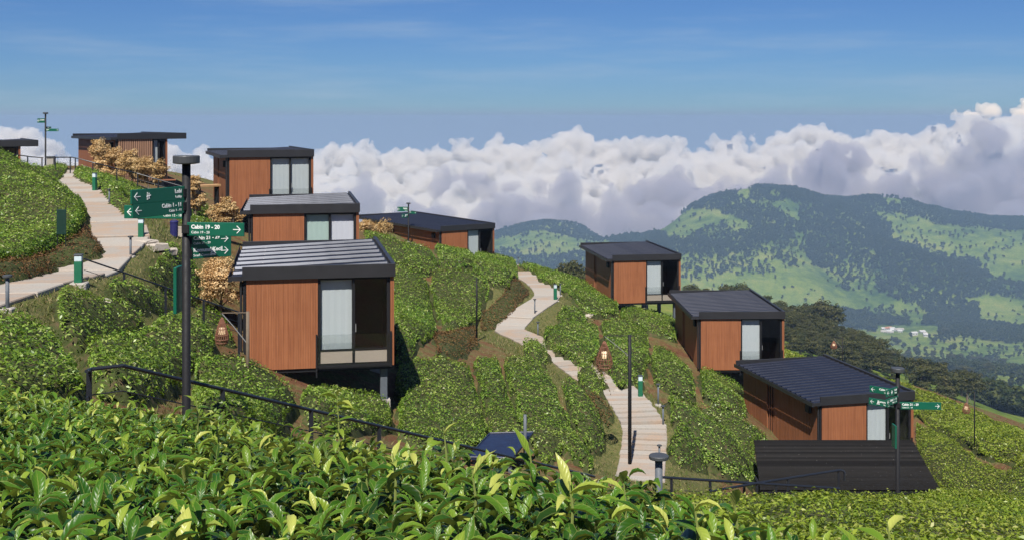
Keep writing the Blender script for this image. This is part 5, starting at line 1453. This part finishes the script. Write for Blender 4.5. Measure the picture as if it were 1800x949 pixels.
# far woods: one mass of instanced trees over the mountain
def far_wood():
    n = 260000
    y = rng.uniform(500, 3600, n); x = rng.uniform(-0.13, 0.52, n) * y
    z = H(x, y); u = U0 + x / y * K; v = V0 - z / y * K
    m = np.full(n, 0.0)
    nz = fbm(x / 260 + 2, y / 330 + 7, 4); n2 = fbm(x / 70, y / 90 + 3, 3)
    def band(pl, wpx):
        return 1 - sstep(wpx * 0.6, wpx, seg_dist(u, v * 1.0, pl) + 22 * (n2 - 0.45))
    m = np.maximum(m, band([(1480, 350), (1600, 372), (1700, 386), (1810, 398)], 15))
    m = np.maximum(m, band([(1440, 372), (1470, 420), (1520, 440), (1580, 460), (1650, 480), (1700, 487)], 42))
    m = np.maximum(m, band([(1330, 345), (1400, 342), (1460, 352), (1520, 380), (1560, 405)], 17))
    m = np.maximum(m, band([(1470, 400), (1430, 430), (1450, 450)], 26))
    m = np.maximum(m, band([(1560, 495), (1620, 520), (1700, 560), (1640, 575)], 28) * 0.75)
    m = np.maximum(m, band([(1440, 555), (1520, 562), (1590, 572)], 18) * 0.9)
    m = np.maximum(m, band([(1190, 362), (1260, 350), (1320, 372), (1380, 390)], 22) * 0.9)
    m = np.maximum(m, band([(1120, 420), (1200, 440), (1280, 430), (1360, 410), (1420, 400)], 20) * 0.85)
    m = np.maximum(m, band([(875, 408), (960, 396), (1040, 410), (1120, 420)], 12) * 0.9)
    m = np.maximum(m, band([(880, 460), (1000, 470), (1100, 450)], 22) * 0.6)
    m = np.maximum(m, band([(1640, 590), (1720, 580), (1800, 590)], 16) * 0.7)
    m = np.maximum(m, band([(1640, 470), (1720, 500), (1810, 520)], 14) * 0.6)
    m = np.maximum(m, 0.30 * sstep(0.56, 0.63, nz)); m = np.maximum(m, 0.012 + 0.06 * sstep(0.5, 0.6, n2))
    # near lower right: scrubby wood
    m = np.maximum(m, 0.5 * (y < 800) * (u > 1560) * sstep(0.42, 0.5, n2))
    dens = np.clip((y / 2600) ** -0.6, 0.8, 1.6)
    ok = (rng.random(n) < m * 0.80 * dens) & (u > 850) & (u < 1860)
    ok &= ~((u > 1540) & (u < 1650) & (v > 572) & (v < 596))
    x = x[ok]; y = y[ok]; z = z[ok]
    me = bpy.data.meshes.new('far_wood'); me.vertices.add(len(x)); me.vertices.foreach_set('co', np.stack([x, y, z], 1).astype(np.float32).ravel())
    a = me.attributes.new('size', 'FLOAT', 'POINT'); a.data.foreach_set('value', (rng.uniform(0.4, 0.95, len(x))).astype(np.float32))
    me.update()
    o = link('far_wood', me, None, 'stuff'); o['label'] = 'far dark woods in bands over the green mountain slopes'
    kids = []
    for i, (h, w) in enumerate([(13, 10), (15, 9), (10, 11)]):
        tm, cm = tree_parts(h, blobset(h, w, 5, 0.3), 130, 3.2, 'far_leaf', 0.3)
        kids.append(cm)
    gn = bpy.data.node_groups.new('wood_scatter', 'GeometryNodeTree')
    gn.interface.new_socket('Geometry', in_out='INPUT', socket_type='NodeSocketGeometry'); gn.interface.new_socket('Geometry', in_out='OUTPUT', socket_type='NodeSocketGeometry')
    N = gn.nodes; Lk = gn.links
    gi = N.new('NodeGroupInput'); go = N.new('NodeGroupOutput'); iop = N.new('GeometryNodeInstanceOnPoints'); g2i = N.new('GeometryNodeGeometryToInstance')
    for k, cm in enumerate(kids):
        src = bpy.data.objects.new('far_tree', cm)
        src_info = N.new('GeometryNodeObjectInfo'); src_info.inputs['Object'].default_value = src; src_info.inputs['As Instance'].default_value = True
        Lk.new(src_info.outputs['Geometry'], g2i.inputs[0])
    Lk.new(g2i.outputs[0], iop.inputs['Instance']); iop.inputs['Pick Instance'].default_value = True
    na = N.new('GeometryNodeInputNamedAttribute'); na.data_type = 'FLOAT'; na.inputs['Name'].default_value = 'size'
    rv = N.new('FunctionNodeRandomValue'); rv.data_type = 'FLOAT_VECTOR'; rv.inputs[0].default_value = (0, 0, 0); rv.inputs[1].default_value = (0, 0, 6.28)
    Lk.new(gi.outputs[0], iop.inputs['Points']); Lk.new(na.outputs[0], iop.inputs['Scale']); Lk.new(rv.outputs[0], iop.inputs['Rotation'])
    Lk.new(iop.outputs[0], go.inputs[0])
    md = o.modifiers.new('scatter', 'NODES'); md.node_group = gn
    print('far trees', len(x))
M['far_leaf'] = leaf_mat('far_wood_leaf', [(0.0, (0.012, 0.028, 0.012)), (0.6, (0.026, 0.046, 0.018)), (1.0, (0.052, 0.072, 0.026))], 0.2, 0.8, 0.1)
far_wood()

# ------------------------------------------------------------------ grass on the verges and between the hedges
def grass():
    n = 260000
    y = rng.uniform(14, 92, n) ; x = rng.uniform(-0.5, 0.5, n) * y
    k = rng.random(n) < 0.35 + 0.65 * (y < 60); x = x[k]; y = y[k]
    dpath = np.full(len(x), 1e9)
    for pl, w in PATH_MASK: dpath = np.minimum(dpath, seg_dist(x, y, pl) - w / 3.4)
    gr = fbm(x * 0.5 + 3, y * 0.5 + 8, 3)
    ok = (dpath > 0.08) & ((dpath < 2.2) | (rng.random(len(x)) < 0.35 * sstep(0.4, 0.55, gr)))
    x = x[ok][:90000]; y = y[ok][:90000]
    z = H(x, y); m = len(x)
    s = rng.uniform(0.04, 0.09, m) * (0.8 + y / 70); a = rng.uniform(0, 6.28, m); w = s * 0.16
    dx = np.cos(a) * w; dy = np.sin(a) * w; lx = rng.normal(size=m) * s * 0.5; ly = rng.normal(size=m) * s * 0.5
    v = np.empty((m, 3, 3))
    v[:, 0] = np.stack([x - dx, y - dy, z - 0.01], 1); v[:, 1] = np.stack([x + dx, y + dy, z - 0.01], 1); v[:, 2] = np.stack([x + lx, y + ly, z + s], 1)
    o = link('grass', np_mesh('grass', v.reshape(-1, 3), np.arange(m * 3).reshape(m, 3), [M['grass']], {'rnd': ('FACE', rng.random(m))}), None, 'stuff')
    o['label'] = 'short dry grass on the verges of the paths'
grass()

# ------------------------------------------------------------------ air
def haze():
    mb = MB().box(-1500, 2300, -250, 3720, -620, 6.0)
    m = bpy.data.materials.new('haze'); m.use_nodes = True
    nt = NT(m.node_tree); nt.n.clear()
    out = nt.node('ShaderNodeOutputMaterial'); vol = nt.node('ShaderNodeVolumePrincipled')
    vol.inputs['Color'].default_value = (0.42, 0.60, 0.92, 1); vol.inputs['Density'].default_value = 0.00016
    vol.inputs['Anisotropy'].default_value = 0.0
    nt.l.new(vol.outputs[0], out.inputs['Volume'])
    mb.build('haze', m, None, 'stuff')
haze()

# ------------------------------------------------------------------ cumulus bank over the lowlands, beyond the air box
def clouds(rows, col, dens, seed, label, amp=1.0, rs=1.0, rightlift=0.0):
    rg = np.random.default_rng(seed)
    prof_u = [-500, -100, 0, 50, 100, 160, 250, 330, 420, 480, 555, 600, 640, 665, 700, 740, 790, 850, 930, 980, 1020, 1060, 1100, 1140, 1190, 1240, 1300, 1350, 1400, 1430, 1480, 1540, 1600, 1640, 1670, 1720, 1790, 1900, 2050, 2400]
    prof_v = [240, 228, 214, 224, 250, 268, 250, 244, 272, 285, 264, 246, 238, 268, 240, 255, 240, 240, 246, 236, 223, 246, 252, 238, 232, 250, 229, 232, 236, 226, 236, 233, 240, 224, 196, 186, 180, 196, 232, 240]
    pts = []; rad = []
    def put(u, v, d, rpx):
        p = P(u, v, d); pts.append((p.x, p.y + rg.normal() * 120, p.z)); rad.append(rpx * d / K)
    for d, dv, n, vary in rows:
        for i in range(n):
            u = rg.uniform(-450, 2250)
            gap = fbm(np.array([u / 130 + d / 300]), np.array([d / 1000.0]), 3)[0]      # uneven tops in every row
            vt = np.interp(u, prof_u, prof_v) + dv + (gap - 0.45) * vary - rightlift * float(sstep(1000, 1350, np.array([u]))[0])
            f = rg.random() ** 1.6
            v = vt + f * 110
            r = (13 + 55 * f ** 0.6) * rg.choice([0.55, 0.8, 1.1, 1.35]) * rs
            put(u, v + r * 0.9, d, r)
            if rg.random() < 0.75:                  # small heads on the lump
                for k in range(int(rg.integers(2, 6))):
                    a = rg.uniform(0.2, 2.95)
                    put(u + r * math.cos(a) * 0.95, v + r * 0.9 - r * math.sin(a) * 0.85, d - rg.uniform(0, 1) * r * d / K * 0.8, r * rg.uniform(0.28, 0.5))
    me = bpy.data.meshes.new('clouds'); me.vertices.add(len(pts)); me.vertices.foreach_set('co', np.array(pts, np.float32).ravel())
    a = me.attributes.new('rad', 'FLOAT', 'POINT'); a.data.foreach_set('value', np.array(rad, np.float32)); me.update()
    o = link('clouds', me, None, 'stuff'); o['label'] = label
    gn = bpy.data.node_groups.new('cloud_bank', 'GeometryNodeTree')
    gn.interface.new_socket('Geometry', in_out='INPUT', socket_type='NodeSocketGeometry'); gn.interface.new_socket('Geometry', in_out='OUTPUT', socket_type='NodeSocketGeometry')
    N = gn.nodes; Lk = gn.links
    gi = N.new('NodeGroupInput'); go = N.new('NodeGroupOutput')
    m2p = N.new('GeometryNodeMeshToPoints'); na = N.new('GeometryNodeInputNamedAttribute'); na.data_type = 'FLOAT'; na.inputs['Name'].default_value = 'rad'
    p2v = N.new('GeometryNodePointsToVolume'); p2v.resolution_mode = 'VOXEL_SIZE'; p2v.inputs['Voxel Size'].default_value = 29; p2v.inputs['Density'].default_value = 1
    v2m = N.new('GeometryNodeVolumeToMesh'); v2m.resolution_mode = 'GRID'; v2m.inputs['Threshold'].default_value = 0.1
    Lk.new(gi.outputs[0], m2p.inputs[0]); Lk.new(na.outputs[0], m2p.inputs['Radius']); Lk.new(m2p.outputs[0], p2v.inputs[0]); Lk.new(na.outputs[0], p2v.inputs['Radius'])
    Lk.new(p2v.outputs[0], v2m.inputs[0])
    # drop closed cavities and stray crumbs: keep only the large shells
    isl = N.new('GeometryNodeInputMeshIsland'); acc = N.new('GeometryNodeAccumulateField'); acc.data_type = 'INT'; acc.domain = 'FACE'
    Lk.new(isl.outputs['Island Index'], acc.inputs['Group ID']); acc.inputs['Value'].default_value = 1
    cmp_ = N.new('FunctionNodeCompare'); cmp_.data_type = 'INT'; cmp_.operation = 'LESS_THAN'
    [k for k in cmp_.inputs if k.type == 'INT' and k.name == 'B'][0].default_value = 2500
    Lk.new(acc.outputs['Total'], [k for k in cmp_.inputs if k.type == 'INT' and k.name == 'A'][0])
    dele = N.new('GeometryNodeDeleteGeometry'); dele.domain = 'FACE'
    Lk.new(v2m.outputs[0], dele.inputs[0]); Lk.new(cmp_.outputs[0], dele.inputs['Selection'])
    geo = dele.outputs[0]
    pos = N.new('GeometryNodeInputPosition'); nrm = N.new('GeometryNodeInputNormal')
    def disp(geo, scale, amp, detail, rough, vor=False):
        sp = N.new('GeometryNodeSetPosition')
        if vor:
            t = N.new('ShaderNodeTexVoronoi'); t.feature = 'SMOOTH_F1'; t.inputs['Smoothness'].default_value = 0.35; t.inputs['Detail'].default_value = detail; fac = t.outputs['Distance']; s_ = -1
        else:
            t = N.new('ShaderNodeTexNoise'); t.inputs['Detail'].default_value = detail; t.inputs['Roughness'].default_value = rough; fac = t.outputs[0]; s_ = 1
        t.inputs['Scale'].default_value = scale
        Lk.new(pos.outputs[0], t.inputs['Vector'])
        m = N.new('ShaderNodeMath'); m.operation = 'SUBTRACT'; m.inputs[1].default_value = 0.5; Lk.new(fac, m.inputs[0])
        m2 = N.new('ShaderNodeMath'); m2.operation = 'MULTIPLY'; m2.inputs[1].default_value = amp * s_; Lk.new(m.outputs[0], m2.inputs[0])
        # crisp heads above, smoother mist below
        sx = N.new('ShaderNodeSeparateXYZ'); Lk.new(pos.outputs[0], sx.inputs[0])
        dv = N.new('ShaderNodeMath'); dv.operation = 'DIVIDE'; Lk.new(sx.outputs[2], dv.inputs[0]); Lk.new(sx.outputs[1], dv.inputs[1])
        mr = N.new('ShaderNodeMapRange'); mr.inputs[1].default_value = -0.085; mr.inputs[2].default_value = -0.040; mr.inputs[3].default_value = 0.25; mr.inputs[4].default_value = 1.0; Lk.new(dv.outputs[0], mr.inputs[0])
        m3 = N.new('ShaderNodeMath'); m3.operation = 'MULTIPLY'; Lk.new(m2.outputs[0], m3.inputs[0]); Lk.new(mr.outputs[0], m3.inputs[1])
        vs = N.new('ShaderNodeVectorMath'); vs.operation = 'SCALE'; Lk.new(nrm.outputs[0], vs.inputs[0]); Lk.new(m3.outputs[0], vs.inputs['Scale'])
        Lk.new(vs.outputs[0], sp.inputs['Offset']); Lk.new(geo, sp.inputs[0]); return sp.outputs[0]
    geo = disp(geo, 1 / 420, 190 * amp, 2, 0.45)
    geo = disp(geo, 1 / 170, 95 * amp, 1.2, 0.4, True)
    geo = disp(geo, 1 / 70, 12 * amp, 2, 0.5)
    sm = N.new('GeometryNodeSetMaterial'); Lk.new(geo, sm.inputs[0])
    ss = N.new('GeometryNodeSetShadeSmooth'); Lk.new(sm.outputs[0], ss.inputs[0]); Lk.new(ss.outputs[0], go.inputs[0])
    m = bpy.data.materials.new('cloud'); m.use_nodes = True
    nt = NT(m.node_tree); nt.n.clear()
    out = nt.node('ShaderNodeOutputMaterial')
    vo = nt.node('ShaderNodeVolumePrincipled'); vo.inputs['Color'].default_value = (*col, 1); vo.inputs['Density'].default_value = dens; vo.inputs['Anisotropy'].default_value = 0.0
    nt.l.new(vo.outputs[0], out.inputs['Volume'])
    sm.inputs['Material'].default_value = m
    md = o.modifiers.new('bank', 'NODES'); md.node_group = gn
clouds(((12500, 0, 520, 50), (11600, 30, 380, 70), (11000, 60, 300, 110), (10200, 85, 160, 200)), (0.965, 0.925, 0.870), 0.014, 5, 'bank of sunlit white cumulus heads along the horizon')
clouds(((10400, 62, 90, 260), (9600, 84, 190, 250), (8800, 135, 170, 180), (8000, 180, 150, 120), (7400, 230, 140, 100)), (0.66, 0.605, 0.625), 0.0065, 9, 'misty cloud lying lower in front of the white heads, its shade put into a grey colour', 1.0, 0.9, 30)  # darker grey colour stands in for shade cast by the higher clouds
# ------------------------------------------------------------------ ground mesh (last: it needs the path masks)
grassm = np.full(XX.shape, 0.50)
nearreg = (np.abs(XX) < 60) & (YY > -10) & (YY < 130)
for pl, wd in PATH_MASK:
    dd = seg_dist(XX[nearreg], YY[nearreg], pl)
    grassm[nearreg] = np.maximum(grassm[nearreg], 0.95 * (1 - sstep(wd * 0.6, wd * 1.5, dd)))
grassm = np.where(YY > 85, np.maximum(grassm, 0.6), grassm)
ZZ = H(XX, YY)
farm = sstep(115, 190, np.maximum(YY, np.abs(XX) * 1.2)) * (YY > -20)
barem = sstep(0.62, 0.70, fbm(XX / 60 + 9, YY / 90 + 4, 4)) * sstep(700, 1000, YY) * (1 - sstep(1500, 2200, YY))
ny, nx = XX.shape
gv = np.stack([XX, YY, ZZ], -1).reshape(-1, 3)
ii = (np.arange(ny - 1)[:, None] * nx + np.arange(nx - 1)[None]).ravel()
gf = np.stack([ii, ii + 1, ii + nx + 1, ii + nx], 1)
gm = np_mesh('ground', gv, gf, [M['ground']], {'grass': ('POINT', grassm.ravel()), 'far': ('POINT', farm.ravel()), 'bare': ('POINT', barem.ravel())}, smooth=True)
link('ground', gm, None, 'structure')
